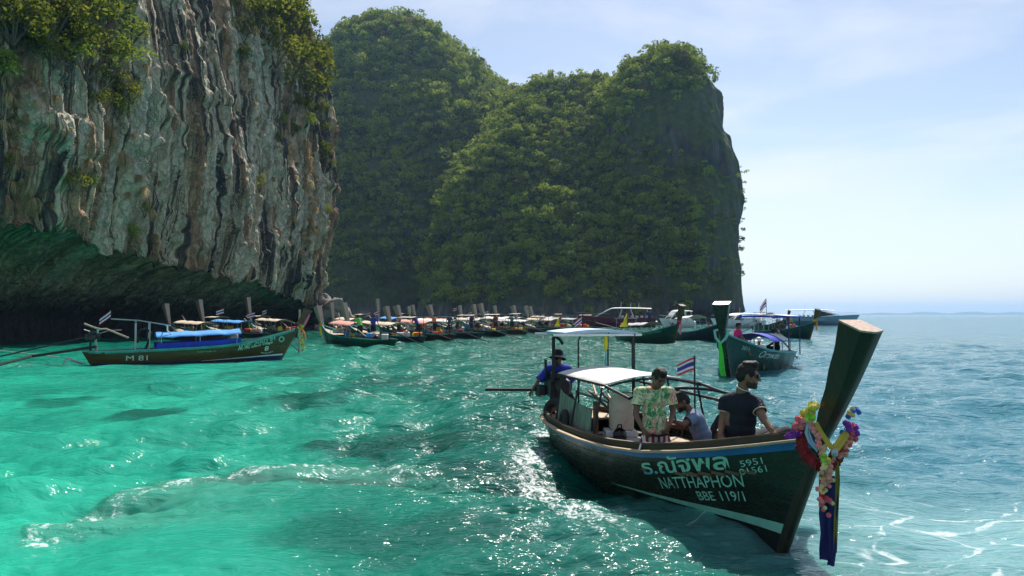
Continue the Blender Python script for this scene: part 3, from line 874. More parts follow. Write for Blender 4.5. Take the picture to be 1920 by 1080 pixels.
spots = [(5, 105, 12), (8, 150, 20), (12, 180, 18), (62, 135, 18), (75, 155, 12), (103, 185, 19), (88, 178, 10), (33, 190, 11), (68, 193, 10), (5, 232, 19), (30, 248, 10), (27, 288, 20), (25, 312, 12), (68, 270, 9), (60, 378, 22), (60, 395, 14), (18, 345, 16),
         (195, 235, 16), (205, 245, 16), (230, 300, 24), (225, 290, 18), (210, 262, 12), (250, 255, 10), (260, 332, 14), (270, 355, 12), (278, 380, 12), (283, 398, 14), (240, 365, 10), (272, 125, 12), (290, 445, 15), (292, 460, 14), (288, 475, 12), (300, 505, 10),
         (478, 57, 14), (495, 95, 13), (500, 110, 10), (446, 118, 9), (497, 145, 9), (485, 222, 9), (492, 240, 9), (480, 180, 10), (470, 150, 9), (425, 65, 11), (430, 72, 9), (465, 130, 8), (478, 195, 8)]
rq = random.Random(9)
for i in range(62):          # the scruffy dry band that runs down the cliff's right edge
    q = i / 61
    spots.append((rq.gauss(572 + 18 * q, 10), 262 + 235 * q + rq.gauss(0, 8), rq.uniform(7, 13)))
for i in range(26):
    spots.append((rq.uniform(470, 560), rq.uniform(240, 420), rq.uniform(5, 10)))
for i in range(16):
    spots.append((rq.uniform(0, 300), rq.uniform(200, 420), rq.uniform(5, 11)))
for u, v, r in spots:
    p, n = on_cliff(u, v)
    if p is None: continue
    s = r * p.y / F * (1.2 if u < 440 else .95)
    o = link("dry_grass_tuft", tufts[rq.randrange(4)], None, p + n * .05)
    o.rotation_euler = (rq.uniform(-.15, .15), rq.uniform(-.15, .15), rq.uniform(0, 6.28)); o.scale = (s, s, s * rq.uniform(.8, 1.5))
    right = u > 440
    tag(o, "tuft of dry golden grass on the cliff's right half" if right else "tuft of dry golden grass on the cliff's left half", "grass tuft", "grass tufts on the right of the cliff" if right else "grass tufts on the left of the cliff")

def bare_shrub(seed):
    rd = random.Random(seed); mb = MB()
    def grow(p, d, L, r, depth):
        q = p + d * L
        mid = p + d * L * .5 + Vector((rd.gauss(0, .05), rd.gauss(0, .05), 0)) * L
        mb.tube([p, mid, q], [r, r * .8, r * .55], 4, cap=False)
        if depth:
            for k in range(3):
                nd = (d + Vector((rd.gauss(0, .55), rd.gauss(0, .55), rd.gauss(0.05, .45)))).normalized()
                grow(p.lerp(q, rd.uniform(.45, 1)), nd, L * rd.uniform(.6, .85), r * .55, depth - 1)
    for k in range(4):
        a = rd.uniform(0, 6.28)
        grow(Vector((0, 0, 0)), Vector((math.cos(a) * .7, math.sin(a) * .7, .6)).normalized(), .42, .022, 3)
    return mb
for i, (u, v, r) in enumerate(((130, 165, 50), (180, 175, 55), (225, 150, 42), (110, 130, 40), (160, 140, 46), (212, 190, 40), (540, 215, 26), (555, 180, 24), (515, 150, 26), (598, 85, 26))):
    p, n = on_cliff(u, v)
    if p is None: continue
    o = bare_shrub(i).build("leafless_shrub", twig_mat, None, False); o.location = p + n * .1
    s = r * p.y / F; o.scale = (s, s, s); o.rotation_euler = (0, 0, i * 1.3)
    tag(o, "grey leafless shrub on the upper left of the cliff" if u < 400 else "grey leafless shrub near the cliff's right shoulder", "shrub", "leafless shrubs on the left" if u < 400 else "leafless shrubs on the right")
# ------------------------------------------------------------------ longtail boats
# hull lines in metres along the boat (s = 0 where the stem meets the water, negative aft)
S_TAB = [-6.6, -6.0, -5.0, -4.0, -3.1, -2.3, -1.6, -1.0, -0.5, 0.0, 0.42, 0.57]
B_TAB = [0.34, 0.66, 0.86, 0.93, 0.92, 0.85, 0.72, 0.58, 0.42, 0.22, 0.075, 0.045]
Z_TAB = [0.44, 0.42, 0.45, 0.475, 0.505, 0.545, 0.61, 0.71, 0.815, 0.935, 1.04, 1.075]
Q_TAB = [0.30, 0.24, 0.20, 0.19, 0.21, 0.30, 0.40, 0.50, 0.62, 0.75, 0.90, 0.95]

class Hull:
    def __init__(s, sx=1, sy=1, sz=1, shift=3.0):
        s.sx, s.sy, s.sz, s.shift = sx, sy, sz, shift
        s.ZK = -0.32
    def lines(s, p):
        p = np.asarray(p, float)
        sg = -6.6 + p * 7.17
        sk = -6.15 + p * (6.15 - 0.174)
        return sg, sk, np.interp(sg, S_TAB, B_TAB), np.interp(sg, S_TAB, Z_TAB), np.interp(sg, S_TAB, Q_TAB)
    def pt(s, p, w, side=1, inset=0.0, dz=0.0, out=0.0):
        """p 0..1 stern to bow, w 0..1 keel to gunwale, side +1 port / -1 starboard"""
        sg, sk, b, z, q = s.lines(p)
        w = np.asarray(w, float)
        y = np.maximum(b - inset, 0.0) * np.maximum(w, 1e-4) ** q + out
        x = sk + (sg - sk) * w; zz = s.ZK + (z - s.ZK) * w + dz
        return np.stack(np.broadcast_arrays((x + s.shift) * s.sx, side * y * s.sy, zz * s.sz), -1)
    def at(s, S, Zv, side, out=0.004):
        """point on the hull skin at station S, height Z (hull metres, before scaling)"""
        S = np.asarray(S, float); Zv = np.asarray(Zv, float)
        p = np.clip((S + 6.6) / 7.17, 0, 1)
        for _ in range(12):
            sg, sk, b, z, q = s.lines(p)
            w = np.clip((Zv - s.ZK) / (z - s.ZK), 0.01, 1)
            p = np.clip(p + (S - (sk + (sg - sk) * w)) / 7.0, 0, 1)
        return s.pt(p, w, side, 0, 0, out)
    def gun(s, S, side, dz=0.0, inset=0.0):
        p = (np.asarray(S, float) + 6.6) / 7.17
        return Vector(s.pt(p, 1.0, side, inset, dz))

def strip_faces(n): return [(i, i + 1, n + i + 1, n + i) for i in range(n - 1)]

def hull_mesh(h):
    mb = MB(); P_ = np.linspace(0, 1, 49); Wd = np.linspace(0, 1, 13) ** 1.5
    for side in (1, -1):
        rows = [h.pt(P_, w, side) for w in Wd]
        V = np.concatenate(rows); n = len(P_)
        Fc = [(i * n + j, i * n + j + 1, (i + 1) * n + j + 1, (i + 1) * n + j) for i in range(len(Wd) - 1) for j in range(n - 1)]
        mb.add(V, [f[::-1] for f in Fc] if side == 1 else Fc)
        # planking seen from inside
        ins = [h.pt(P_, w, side, 0.035, -0.003) for w in np.linspace(0.42, 1, 5)]
        V = np.concatenate(ins)
        Fc = [(i * n + j, i * n + j + 1, (i + 1) * n + j + 1, (i + 1) * n + j) for i in range(4) for j in range(n - 1)]
        mb.add(V, Fc if side == 1 else [f[::-1] for f in Fc])
        top = np.concatenate([h.pt(P_, 1, side), h.pt(P_, 1, side, 0.035, -0.003)])
        mb.add(top, [f if side == 1 else f[::-1] for f in strip_faces(n)])
    # transom
    a = [Vector(h.pt(0.0, w, 1)) for w in Wd]; b = [Vector(h.pt(0.0, w, -1)) for w in Wd]
    mb.add(a + b, [(i, len(a) + i, len(a) + i + 1, i + 1) for i in range(len(a) - 1)])
    return mb

def hull_band(h, s0, s1, zlo, zhi, side, out=0.005, n=40):
    """a painted band on the hull; zlo, zhi functions of the gunwale height along it"""
    S = np.linspace(s0, s1, n); zg = np.interp(S, S_TAB, Z_TAB)
    a = h.at(S, zlo(S, zg), side, out); b = h.at(S, zhi(S, zg), side, out)
    Fc = strip_faces(n)
    return MB().add(np.concatenate([a, b]), Fc if side == -1 else [f[::-1] for f in Fc])

def rail(h, s0, s1, side, prof, n=44):
    """profile [(offset outboard, dz)] swept along the gunwale"""
    rings = []
    for S in np.linspace(s0, s1, n):
        c = h.gun(S, side); a = h.gun(min(S + .05, 0.57), side); b = h.gun(max(S - .05, -6.6), side)
        t = (a - b).normalized(); o = Vector((t.y, -t.x, 0)).normalized() * (-1 if side == 1 else 1)
        o = Vector((-t.y, t.x, 0)).normalized() * side
        rings.append([c + o * q[0] * h.sy + Vector((0, 0, q[1] * h.sz)) for q in (prof if side == 1 else prof[::-1])])
    return MB().loft(rings, True)

def text_mesh(txt, bold=0.0, shear=0.0):
    c = bpy.data.curves.new("lettering", 'FONT'); c.body = txt; c.offset = bold; c.shear = shear; c.resolution_u = 3
    o = bpy.data.objects.new("lettering", c); COL.objects.link(o)
    m = bpy.data.meshes.new_from_object(o.evaluated_get(bpy.context.evaluated_depsgraph_get()))
    V = np.array([v.co[:] for v in m.vertices]); Fc = [tuple(p.vertices) for p in m.polygons]
    bpy.data.objects.remove(o); bpy.data.curves.remove(c); bpy.data.meshes.remove(m)
    V[:, :2] -= V[:, :2].min(0); wd = V[:, 0].max(); V[:, :2] /= wd
    return V, Fc

def hull_text(h, name, txt, S0, Z0, S1, Z1, height, side, mat, parent, bold=0.0, shear=0.0, out=0.006):
    """lettering painted on the hull from (S0, Z0) to (S1, Z1) along its baseline"""
    V, Fc = text_mesh(txt, bold, shear)
    asp = V[:, 1].max()
    S = S0 + (S1 - S0) * V[:, 0]; Z = Z0 + (Z1 - Z0) * V[:, 0] + V[:, 1] / asp * height
    X = h.at(S, Z, side, out)
    flip = (S1 < S0) != (side == 1)
    mb = MB().add(X, [f[::-1] for f in Fc] if flip else Fc)
    return mb.build(name, mat, parent, False)

# --- paints
M_green = paint("hull_green_black", (0.010, 0.016, 0.010), 0.28, 0.35, 1.6, dirt=(0.035, 0.03, 0.015), stretch=(0.5, 1, 2), bump=0.10)
M_varnish = paint("hull_brown_varnish", (0.085, 0.045, 0.012), 0.30, 0.4, 1.5, dirt=(0.02, 0.016, 0.008), stretch=(0.4, 1, 3), bump=0.10)
M_dkgreen = paint("hull_bottle_green", (0.008, 0.045, 0.032), 0.3, 0.4, 1.8, dirt=(0.03, 0.03, 0.025), bump=0.1)
M_dkblue = paint("hull_dark_blue", (0.010, 0.020, 0.040), 0.35, 0.4, 1.8, dirt=(0.03, 0.03, 0.03), bump=0.1)
M_dkred = paint("hull_oxblood", (0.07, 0.018, 0.014), 0.4, 0.4, 1.8, dirt=(0.03, 0.02, 0.02), bump=0.1)
M_blue = paint("blue_paint", (0.020, 0.12, 0.36), 0.4, 0.2, 4, dirt=(0.05, 0.10, 0.16))
M_navy = paint("navy_boot_top", (0.008, 0.014, 0.10), 0.45, 0.3, 3)
M_teal = paint("teal_paint", (0.05, 0.30, 0.29), 0.45, 0.25, 3, dirt=(0.05, 0.10, 0.09))
M_mint = paint("mint_stripe", (0.22, 0.52, 0.40), 0.5, 0.15, 4)
M_black = paint("black_bottom", (0.006, 0.007, 0.008), 0.4, 0.3, 3)
M_tan = paint("tan_rail_wood", (0.42, 0.30, 0.19), 0.65, 0.25, 6, dirt=(0.20, 0.13, 0.08), stretch=(.4, 3, 3))
M_wood = paint("brown_boat_wood", (0.11, 0.058, 0.030), 0.6, 0.35, 5, dirt=(0.05, 0.03, 0.02), stretch=(.4, 3, 3))
M_dkwood = paint("dark_coaming_wood", (0.035, 0.020, 0.012), 0.5, 0.35, 5, stretch=(.4, 3, 3))
M_greywood = paint("weathered_prow_wood", (0.44, 0.32, 0.25), 0.7, 0.3, 7, dirt=(0.10, 0.07, 0.05), stretch=(4, 4, .5))
M_white = paint("white_paint", (0.74, 0.74, 0.72), 0.5, 0.08, 4, dirt=(0.5, 0.47, 0.40))
M_letter = paint("mint_white_lettering", (0.28, 0.58, 0.47), 0.5, 0.35, 7, dirt=(0.05, 0.11, 0.08))
M_letterw = paint("pale_lettering", (0.62, 0.72, 0.64), 0.5, 0.2, 6)
M_steel = paint("galvanised_pole", (0.42, 0.44, 0.45), 0.4, 0.2, 6, metallic=0.6)
M_iron = paint("black_iron", (0.018, 0.019, 0.022), 0.45, 0.3, 6, metallic=0.4)
M_rust = paint("rusty_iron", (0.10, 0.055, 0.035), 0.8, 0.4, 7, dirt=(0.03, 0.02, 0.02))
M_engine = paint("oily_engine", (0.035, 0.038, 0.045), 0.45, 0.5, 9, metallic=0.5, dirt=(0.12, 0.08, 0.05))
M_canvas = paint("white_canvas", (0.70, 0.69, 0.66), 0.8, 0.08, 3, dirt=(0.52, 0.49, 0.44))
M_cblue = paint("blue_canvas", (0.055, 0.30, 0.72), 0.75, 0.15, 3)
M_croyal = paint("royal_blue_canvas", (0.012, 0.030, 0.42), 0.75, 0.25, 3)
M_ctan = paint("cream_canvas", (0.60, 0.50, 0.38), 0.85, 0.12, 3, dirt=(0.42, 0.33, 0.24))
M_cpink = paint("salmon_canvas", (0.62, 0.28, 0.22), 0.85, 0.15, 3)
M_cgrey = paint("grey_canvas", (0.42, 0.45, 0.46), 0.85, 0.15, 3)
M_rubber = paint("black_rubber", (0.014, 0.014, 0.015), 0.75, 0.3, 8)
M_rope = paint("pale_rope", (0.50, 0.44, 0.34), 0.9, 0.3, 20)
M_red = paint("red_cloth", (0.50, 0.025, 0.030), 0.85, 0.2, 6)
M_yellow = paint("yellow_cloth", (0.80, 0.62, 0.03), 0.85, 0.12, 6)
M_lime = paint("lime_cloth", (0.10, 0.72, 0.05), 0.7, 0.15, 6)
M_pink = paint("pink_cloth", (0.75, 0.16, 0.25), 0.85, 0.2, 6)
M_orange = paint("orange_cloth", (0.75, 0.22, 0.03), 0.85, 0.2, 6)

def prow_mesh(h, top_s=1.06, top_z=2.06, w0=(0.13, 0.07), w1=(0.34, 0.19), foot=(-0.174, -0.32), n=16, notch=0.006):
    """the stem post: follows the stem from the keel and rises as a tall flaring prow; w = (fore-aft, athwart)"""
    mb = MB(); rings = []
    z_g = 1.075; s_g = 0.57
    for i in range(n + 1):
        q = i / n
        if q < 0.4:
            k = q / 0.4; S = foot[0] + (s_g - foot[0]) * k; z = foot[1] + (z_g - foot[1]) * k; fa, at = w0[0] * (0.6 + .4 * k), w0[1]
        else:
            k = (q - 0.4) / 0.6; S = s_g + (top_s - s_g) * k + 0.02 * math.sin(k * 3.1); z = z_g + (top_z - z_g) * k
            fa = w0[0] + (w1[0] - w0[0]) * k ** .85; at = w0[1] + (w1[1] - w0[1]) * k ** .8
        tx, tz = (0.53, 0.85)
        slope = 0.10 * q if q > .4 else 0
        wv = notch * math.sin(i * 7.3)
        # pentagon section with a centre ridge at the front
        pts = [(-fa * .5 + wv, -at / 2), (fa * .38, -at / 2), (fa * .5, -at * .10), (fa * .5, at * .10), (fa * .38, at / 2), (-fa * .5 + wv, at / 2)]
        tilt = 0.30 if q > .4 else 0.0
        rings.append([Vector(((S + a + h.shift) * h.sx, b * h.sy, (z - a * tilt * (k if q > .4 else 0)) * h.sz)) for a, b in pts])
    return mb.loft(rings[::-1] if False else rings, True)

def canopy_sheet(h, s0, s1, wid, z, rise, sag=0.03, n=20, m=9, lean=0.0, wave=0.012):
    rows = []
    for i in range(n + 1):
        q = i / n; S = s0 + (s1 - s0) * q
        row = []
        for j in range(m):
            r = j / (m - 1) * 2 - 1
            zz = z + rise * (1 - r * r) - sag * math.sin(q * math.pi * 3) ** 2 + lean * q + wave * math.sin(q * 40 + r * 3)
            row.append(Vector(((S + h.shift) * h.sx, r * wid, zz)))
        rows.append(row)
    return MB().sheet(rows, (0, 0, -0.012))

def flag_mesh(L, Hh, stripes=None, droop=0.25, n=8):
    """a cloth flag blown from a pole at the origin towards -x; returns rows for one horizontal band"""
    def band(v0, v1):
        rows = []
        for i in range(n + 1):
            q = i / n
            off = Vector((-L * q, 0.10 * L * math.sin(q * 5.5), -droop * L * q))
            rows.append([off + Vector((0, 0.01 * math.sin(v * 4), -Hh * v * (1 - .12 * q))) for v in (v0, v1)])
        return MB().sheet(rows, (0, 0.004, 0))
    return band

M_fr = paint("flag_red", (0.62, 0.035, 0.05), 0.8, 0.1, 5)
M_fw = paint("flag_white", (0.80, 0.80, 0.78), 0.8, 0.05, 5)
M_fb = paint("flag_blue", (0.055, 0.05, 0.30), 0.8, 0.1, 5)

def thai_flag(loc, L, Hh, pole, rz, label, group=None, droop=0.25, below=None):
    """red-white-blue-white-red flag on its own little staff"""
    e = empty("thai_flag", loc, rz); tag(e, label, "flag", group)
    MB().tube([(0, 0, -(below or 0.02)), (0, 0, pole)], 0.011, 6).build("staff", M_iron, e)
    band = flag_mesh(L, Hh, droop=droop)
    for a, b, m in ((0, 1/6, M_fr), (1/6, 2/6, M_fw), (2/6, 4/6, M_fb), (4/6, 5/6, M_fw), (5/6, 1, M_fr)):
        o = band(a, b).build("stripe", m, e); o.location = (-0.01, 0, pole - 0.02)
    return e

def engine_set(h, root, s=-6.35, z=0.95, shaft=4.6, drop=0.95, swing=0.0, big=1.0):
    """car-type motor on a pivot with its tiller and the long propeller shaft"""
    x = (s + h.shift) * h.sx
    b = MB()
    b.box((x, 0, z), (0.42 * big, 0.26 * big, 0.24 * big), bevel=.03).box((x + .05, 0, z + .19 * big), (0.30 * big, 0.15 * big, 0.15 * big), bevel=.03)
    b.tube([(x - .12, .16 * big, z + .02), (x + .18, .19 * big, z + .02)], .05 * big, 8).tube([(x, -.17 * big, z + .05), (x - .05, -.22 * big, z + .25), (x - .25, -.24 * big, z + .32)], .03, 6)
    b.lathe([(.05, -.07), (.13 * big, -.06), (.13 * big, .06), (.05, .07)], (x + .28 * big, 0, z + .05), 12, Matrix.Rotation(R(90), 3, 'Y'))
    for i in range(4): b.tube([(x - .12 + .08 * i, .0, z + .26 * big), (x - .12 + .08 * i, .0, z + .31 * big)], .025, 6)
    b.build("engine", M_engine, root)
    MB().tube([(x, 0, z - .13), (x, 0, 0.22)], .045, 8).box((x, 0, 0.30), (.3, .3, .06)).build("engine_mount", M_iron, root)
    sw = R(swing); dx, dy = -math.cos(sw), math.sin(sw)
    path = [Vector((x - .2, 0, z)), Vector((x + dx * shaft * .5, dy * shaft * .5, z - drop * .5 + .03)), Vector((x + dx * shaft, dy * shaft, z - drop))]
    o = MB().tube(path, [.035, .030, .026], 8).build("propeller_shaft", M_iron, root)
    pr = MB()
    e = path[-1]
    for k in range(3):
        a = k * 2.094
        pr.box(e + Vector((0, .07 * math.cos(a), .07 * math.sin(a))), (.012, .06, .11), Matrix.Rotation(a, 3, 'X') @ Matrix.Rotation(.5, 3, 'Z'))
    pr.build("propeller", M_steel, o)
    MB().tube([(x + .2, 0, z + .12), (x + .7, .06, z + .28), (x + 1.15, .10, z + .30)], .02, 6).build("tiller", M_steel, root)

def frame_poles(h, root, stations, wid, z, mat, r=0.016):
    for S in stations:
        for sd_ in (1, -1):
            g = h.gun(S, sd_, 0, 0.06)
            top = Vector(((S + h.shift) * h.sx, sd_ * wid, z))
            MB().tube([g + Vector((0, 0, -.05)), top], r, 6).build("canopy_pole", mat, root)

def sashes(h, root, rd, cols, top_s=0.62, z=1.12, n_=3):
    """cloth sashes tied round the prow, tails hanging in front"""
    x = (top_s + h.shift) * h.sx
    for k in range(n_):
        zz = (z + 0.075 * k) * h.sz; xk = x + 0.045 * k
        ring = [Vector((xk + .17 * math.cos(a), .10 * math.sin(a), zz + .05 * math.cos(a))) for a in np.linspace(0, 2 * math.pi, 13)]
        MB().tube(ring, .045, 6, False).build("prow_sash", cols[k % len(cols)], root)
    m = cols[rd.randrange(len(cols))]
    rows = [[Vector((x + .22 + .03 * math.sin(q * 6), y + .02 * math.sin(q * 5), z * h.sz - q * .75)) for y in (-.07, 0, .07)] for q in np.linspace(0, 1, 8)]
    MB().sheet(rows, (0.012, 0, 0)).build("sash_tail", m, root)

def longtail(loc, heading, label, group=None, name="longtail_boat", sx=1.25, sy=1.1, sz=1.15, hullm=None, band=None, boot=None, canopy=None, cz=1.5, cw=0.85, crng=(-4.9, -1.6),
             rear=True, rear_m=None, prow=(1.15, 2.5), prowm=None, sash=(), shaft=5.0, drop=None, swing=0.0, seed=0, side_cloth=None, flag=None, engine=True, prow_w=((0.13, 0.07), (0.34, 0.19)), clutter=0):
    h = Hull(sx, sy, sz); rd = random.Random(seed)
    root = empty(name, loc, math.atan2(heading[1], heading[0])); tag(root, label, "longtail boat", group)
    root['h'] = 0; del root['h']
    hullm = hullm or M_dkgreen
    hull_mesh(h).build("hull", hullm, root, angle=50)
    for sd_ in (1, -1):
        rail(h, -6.55, 0.45, sd_, [(-0.03, -.01), (0.03, -.01), (0.03, .035), (-0.03, .035)], 30).build("gunwale", band or M_teal, root)
        if boot: hull_band(h, -6.3, 0.1, lambda S, zg: np.full_like(S, -.15), lambda S, zg: 0.05 + 0.035 * np.maximum(S + 3, 0), sd_, .006, 30).build("boot_stripe", boot, root)
    prow_mesh(h, prow[0], prow[1] / sz, *prow_w).build("prow", prowm or M_greywood, root, angle=30)
    # floor, foredeck and seats
    fl = MB(); ss = np.linspace(-6.4, -0.4, 24)
    a = [Vector(h.pt((S + 6.6) / 7.17, 0.55, 1, .04)) for S in ss]; b = [Vector(h.pt((S + 6.6) / 7.17, 0.55, -1, .04)) for S in ss]
    fl.add(a + b, [(i, len(a) + i, len(a) + i + 1, i + 1) for i in range(len(a) - 1)]).build("floor", M_wood, root)
    ss = np.linspace(-1.3, 0.4, 12)
    a = [h.gun(S, 1, -.09, .03) for S in ss]; b = [h.gun(S, -1, -.09, .03) for S in ss]
    MB().add(a + b, [(i, len(a) + i, len(a) + i + 1, i + 1) for i in range(len(a) - 1)]).build("foredeck", M_tan, root)
    for S in (-5.2, -4.3, -3.4, -2.5, -1.8):
        y = float(np.interp(S, S_TAB, B_TAB)) * sy * .93; zz = (float(np.interp(S, S_TAB, Z_TAB)) - .16) * sz
        MB().box(((S + h.shift) * sx, 0, zz), (.28, 2 * y, .04)).build("seat", M_wood, root)
    if canopy:
        canopy_sheet(h, crng[0], crng[1], cw, cz, .20, lean=.12).build("canopy", canopy, root, angle=80)
        frame_poles(h, root, np.linspace(crng[0] + .15, crng[1] - .15, 3), cw * .96, cz + .06, M_steel)
        if side_cloth:
            for sd_ in (1, -1):
                S = np.linspace(crng[0], crng[1], 12)
                rows = [[h.gun(x, sd_, .03, .05) for x in S], [h.gun(x, sd_, .03 + .24 / sz, .04) for x in S]]
                MB().sheet(rows, (0, .01, 0)).build("side_cloth", side_cloth, root)
    if rear:
        x0, x1 = (-6.2 + h.shift) * sx, (-5.1 + h.shift) * sx; zr = cz + .55
        fr = MB()
        for x in (x0, x1):
            for y in (-.5, .5):
                fr.tube([(x, y, .4), (x, y, zr)], .018, 6)
        for y in (-.5, .5): fr.tube([(x0 - .35, y, zr), (x1 + .3, y, zr + .04)], .018, 6)
        for x in (x0, (x0 + x1) / 2, x1): fr.tube([(x, -.6, zr + .02), (x, .6, zr + .02)], .015, 6)
        fr.build("stern_rack", M_steel if not rear_m else M_wood, root)
        if rear_m: canopy_sheet(h, -6.4, -5.0, .6, zr + .05, .06, n=8, m=5).build("stern_awning", rear_m, root, angle=80)
    if engine: engine_set(h, root, z=.5 * sz + .5, shaft=shaft, drop=(drop if drop is not None else .5 * sz + .42), swing=swing)
    if sash: sashes(h, root, rd, sash)
    if clutter:
        cols = [M_red, M_orange, M_white, M_cblue, M_tan, M_pink, M_yellow, M_iron, M_teal, M_canvas]
        for k in range(clutter):                     # coolers, life vests, bundles and poles lying about
            S = rd.uniform(-5.9, -1.0); y = rd.uniform(-.5, .5) * sy; zz = (float(np.interp(S, S_TAB, Z_TAB)) + rd.uniform(-.05, .25)) * sz
            q = rd.random(); m = cols[rd.randrange(len(cols))]
            if q < .5: MB().box(((S + h.shift) * sx, y, zz), (rd.uniform(.3, .6), rd.uniform(.25, .45), rd.uniform(.2, .4)), Matrix.Rotation(rd.uniform(0, 3), 3, 'Z'), .04).build("box", m, root)
            elif q < .8: MB().ell(((S + h.shift) * sx, y, zz), (rd.uniform(.2, .4), .2, rd.uniform(.15, .3)), None, 8, 6).build("bundle", m, root)
            else: MB().tube([((S + h.shift) * sx, y, zz), ((S + h.shift) * sx + rd.uniform(.6, 2), y + rd.uniform(-.4, .4), zz + rd.uniform(.2, 1.4))], .035, 5).build("pole", M_greywood, root)
    root_h[root.name] = h
    return root, h
root_h = {}
# ------------------------------------------------------------------ the boat in front
hero_h = Hull()
hero_loc = S_ + HV * (-3.0); hero_loc.z = 0
hero = empty("longtail_boat", hero_loc, math.atan2(HV.y, HV.x))
tag(hero, "large dark green longtail boat in front with Thai lettering and a flower-hung prow", "longtail boat")
hero_M = Matrix.Translation(hero_loc) @ Matrix.Rotation(math.atan2(HV.y, HV.x), 4, 'Z')
hero_I = hero_M.inverted()
def HL(u, v, d):            # photo pixel at distance d -> boat coordinates
    return hero_I @ P(u, v, d)
def hx(s): return s + 3.0
hl = hull_mesh(hero_h).build("hull", M_green, hero, angle=50)
for sd_ in (1, -1):
    rail(hero_h, -6.58, 0.46, sd_, [(-0.01, -.012), (0.045, -.012), (0.05, .0), (0.045, .012), (-0.01, .016)], 60).build("rub_rail", M_tan, hero)
    rail(hero_h, -6.40, 0.42, sd_, [(-0.075, -.02), (-0.035, -.02), (-0.035, .075), (-0.075, .075)], 60).build("coaming", M_dkwood, hero)
    rail(hero_h, -6.40, 0.40, sd_, [(-0.082, .077), (-0.028, .077), (-0.028, .090), (-0.082, .090)], 60).build("coaming_cap", M_wood, hero)
    hull_band(hero_h, -6.5, 0.52, lambda S, zg: zg - 0.062 - .012 * np.maximum(S + 3, 0) / 3, lambda S, zg: zg - 0.014, sd_, .005, 60).build("gunwale_stripe", M_blue, hero)
    hull_band(hero_h, -6.3, 0.10, lambda S, zg: np.full_like(S, -.26), lambda S, zg: np.clip(0.035 + 0.018 * (S + 4), -.2, .2) + .0, sd_, .004, 60).build("boot_stripe", M_black, hero)
    hull_band(hero_h, -2.6, 0.075, lambda S, zg: 0.052 + 0.030 * (S + 2.6), lambda S, zg: 0.055 + 0.066 * (S + 2.6), sd_, .007, 40).build("waterline_stripe", M_mint, hero)
pm = prow_mesh(hero_h, 1.09, 2.0, (0.145, 0.075), (0.28, 0.19), n=30)
M_prow = paint("dark_prow", (0.018, 0.014, 0.007), .45, .4, 2.2, dirt=(0.055, 0.030, 0.012), stretch=(3, 3, .6), bump=.3)
pm.build("prow", M_prow, hero, angle=25)
# pale sawn end of the prow
top = [Vector(v) for v in pm.v[-6:]]
c = sum(top, Vector()) / 6
up = (top[1] - top[0]).cross(top[4] - top[0]).normalized()
if up.z < 0: up = -up
MB().loft([[c + (p - c) * 1.035 + up * .002 for p in top], [c + (p - c) * 1.035 + up * .016 for p in top]]).build("prow_cap", M_greywood, hero, False)

fl = MB(); ss = np.linspace(-6.4, -0.4, 24)
for (w, nm, m) in ((0.36, "floor", M_wood),):
    a = [Vector(hero_h.pt((S + 6.6) / 7.17, w, 1, .04)) for S in ss]; b = [Vector(hero_h.pt((S + 6.6) / 7.17, w, -1, .04)) for S in ss]
    fl.add(a + b, [(i, len(a) + i, len(a) + i + 1, i + 1) for i in range(len(a) - 1)]).build(nm, m, hero)
def deck(s0, s1, dz, name, mat, nb=6, gap=.012):
    """deck of separate planks running across the boat"""
    for k in range(nb):
        a, b = s0 + (s1 - s0) * k / nb, s0 + (s1 - s0) * (k + 1) / nb - gap
        lo = [hero_h.gun(a, 1, dz, .09), hero_h.gun(b, 1, dz, .09), hero_h.gun(b, -1, dz, .09), hero_h.gun(a, -1, dz, .09)]
        zc_ = (lo[0].z + lo[1].z) / 2
        lo = [Vector((p.x, p.y, zc_)) for p in lo]
        MB().loft([[p - Vector((0, 0, .03)) for p in lo], lo]).build(name, mat, hero, False)
deck(-1.15, 0.2, -.22, "foredeck_plank", M_wood, 8)
deck(-6.45, -5.45, .0, "stern_deck_plank", M_tan, 6)
deck(-3.9, -3.2, -.13, "middle_deck_plank", M_tan, 4)
for S in (-5.0, -4.3, -2.75, -1.75):
    y = float(np.interp(S, S_TAB, B_TAB)) - .09; zz = float(np.interp(S, S_TAB, Z_TAB)) - .20
    MB().box((hx(S), 0, zz), (.26, 2 * y, .035), bevel=.01).build("thwart", M_wood, hero)
for S in np.linspace(-5.6, -0.9, 12):
    for sd_ in (1, -1):
        pts = [Vector(hero_h.pt((S + 6.6) / 7.17, w, sd_, .05)) for w in np.linspace(.45, .98, 6)]
        MB().tube(pts, .022, 5).build("frame_rib", M_dkwood, hero)

for f in (.30, .45, .60, .75, .90):       # seams between the hull strakes
    hull_band(hero_h, -6.45, 0.45, lambda S, zg: -.12 + (zg + .06) * f, lambda S, zg: -.115 + (zg + .06) * f, -1, .003, 50).build("plank_seam", paint("seam_putty", (0.030, 0.026, 0.018), .7, .4, 5), hero)
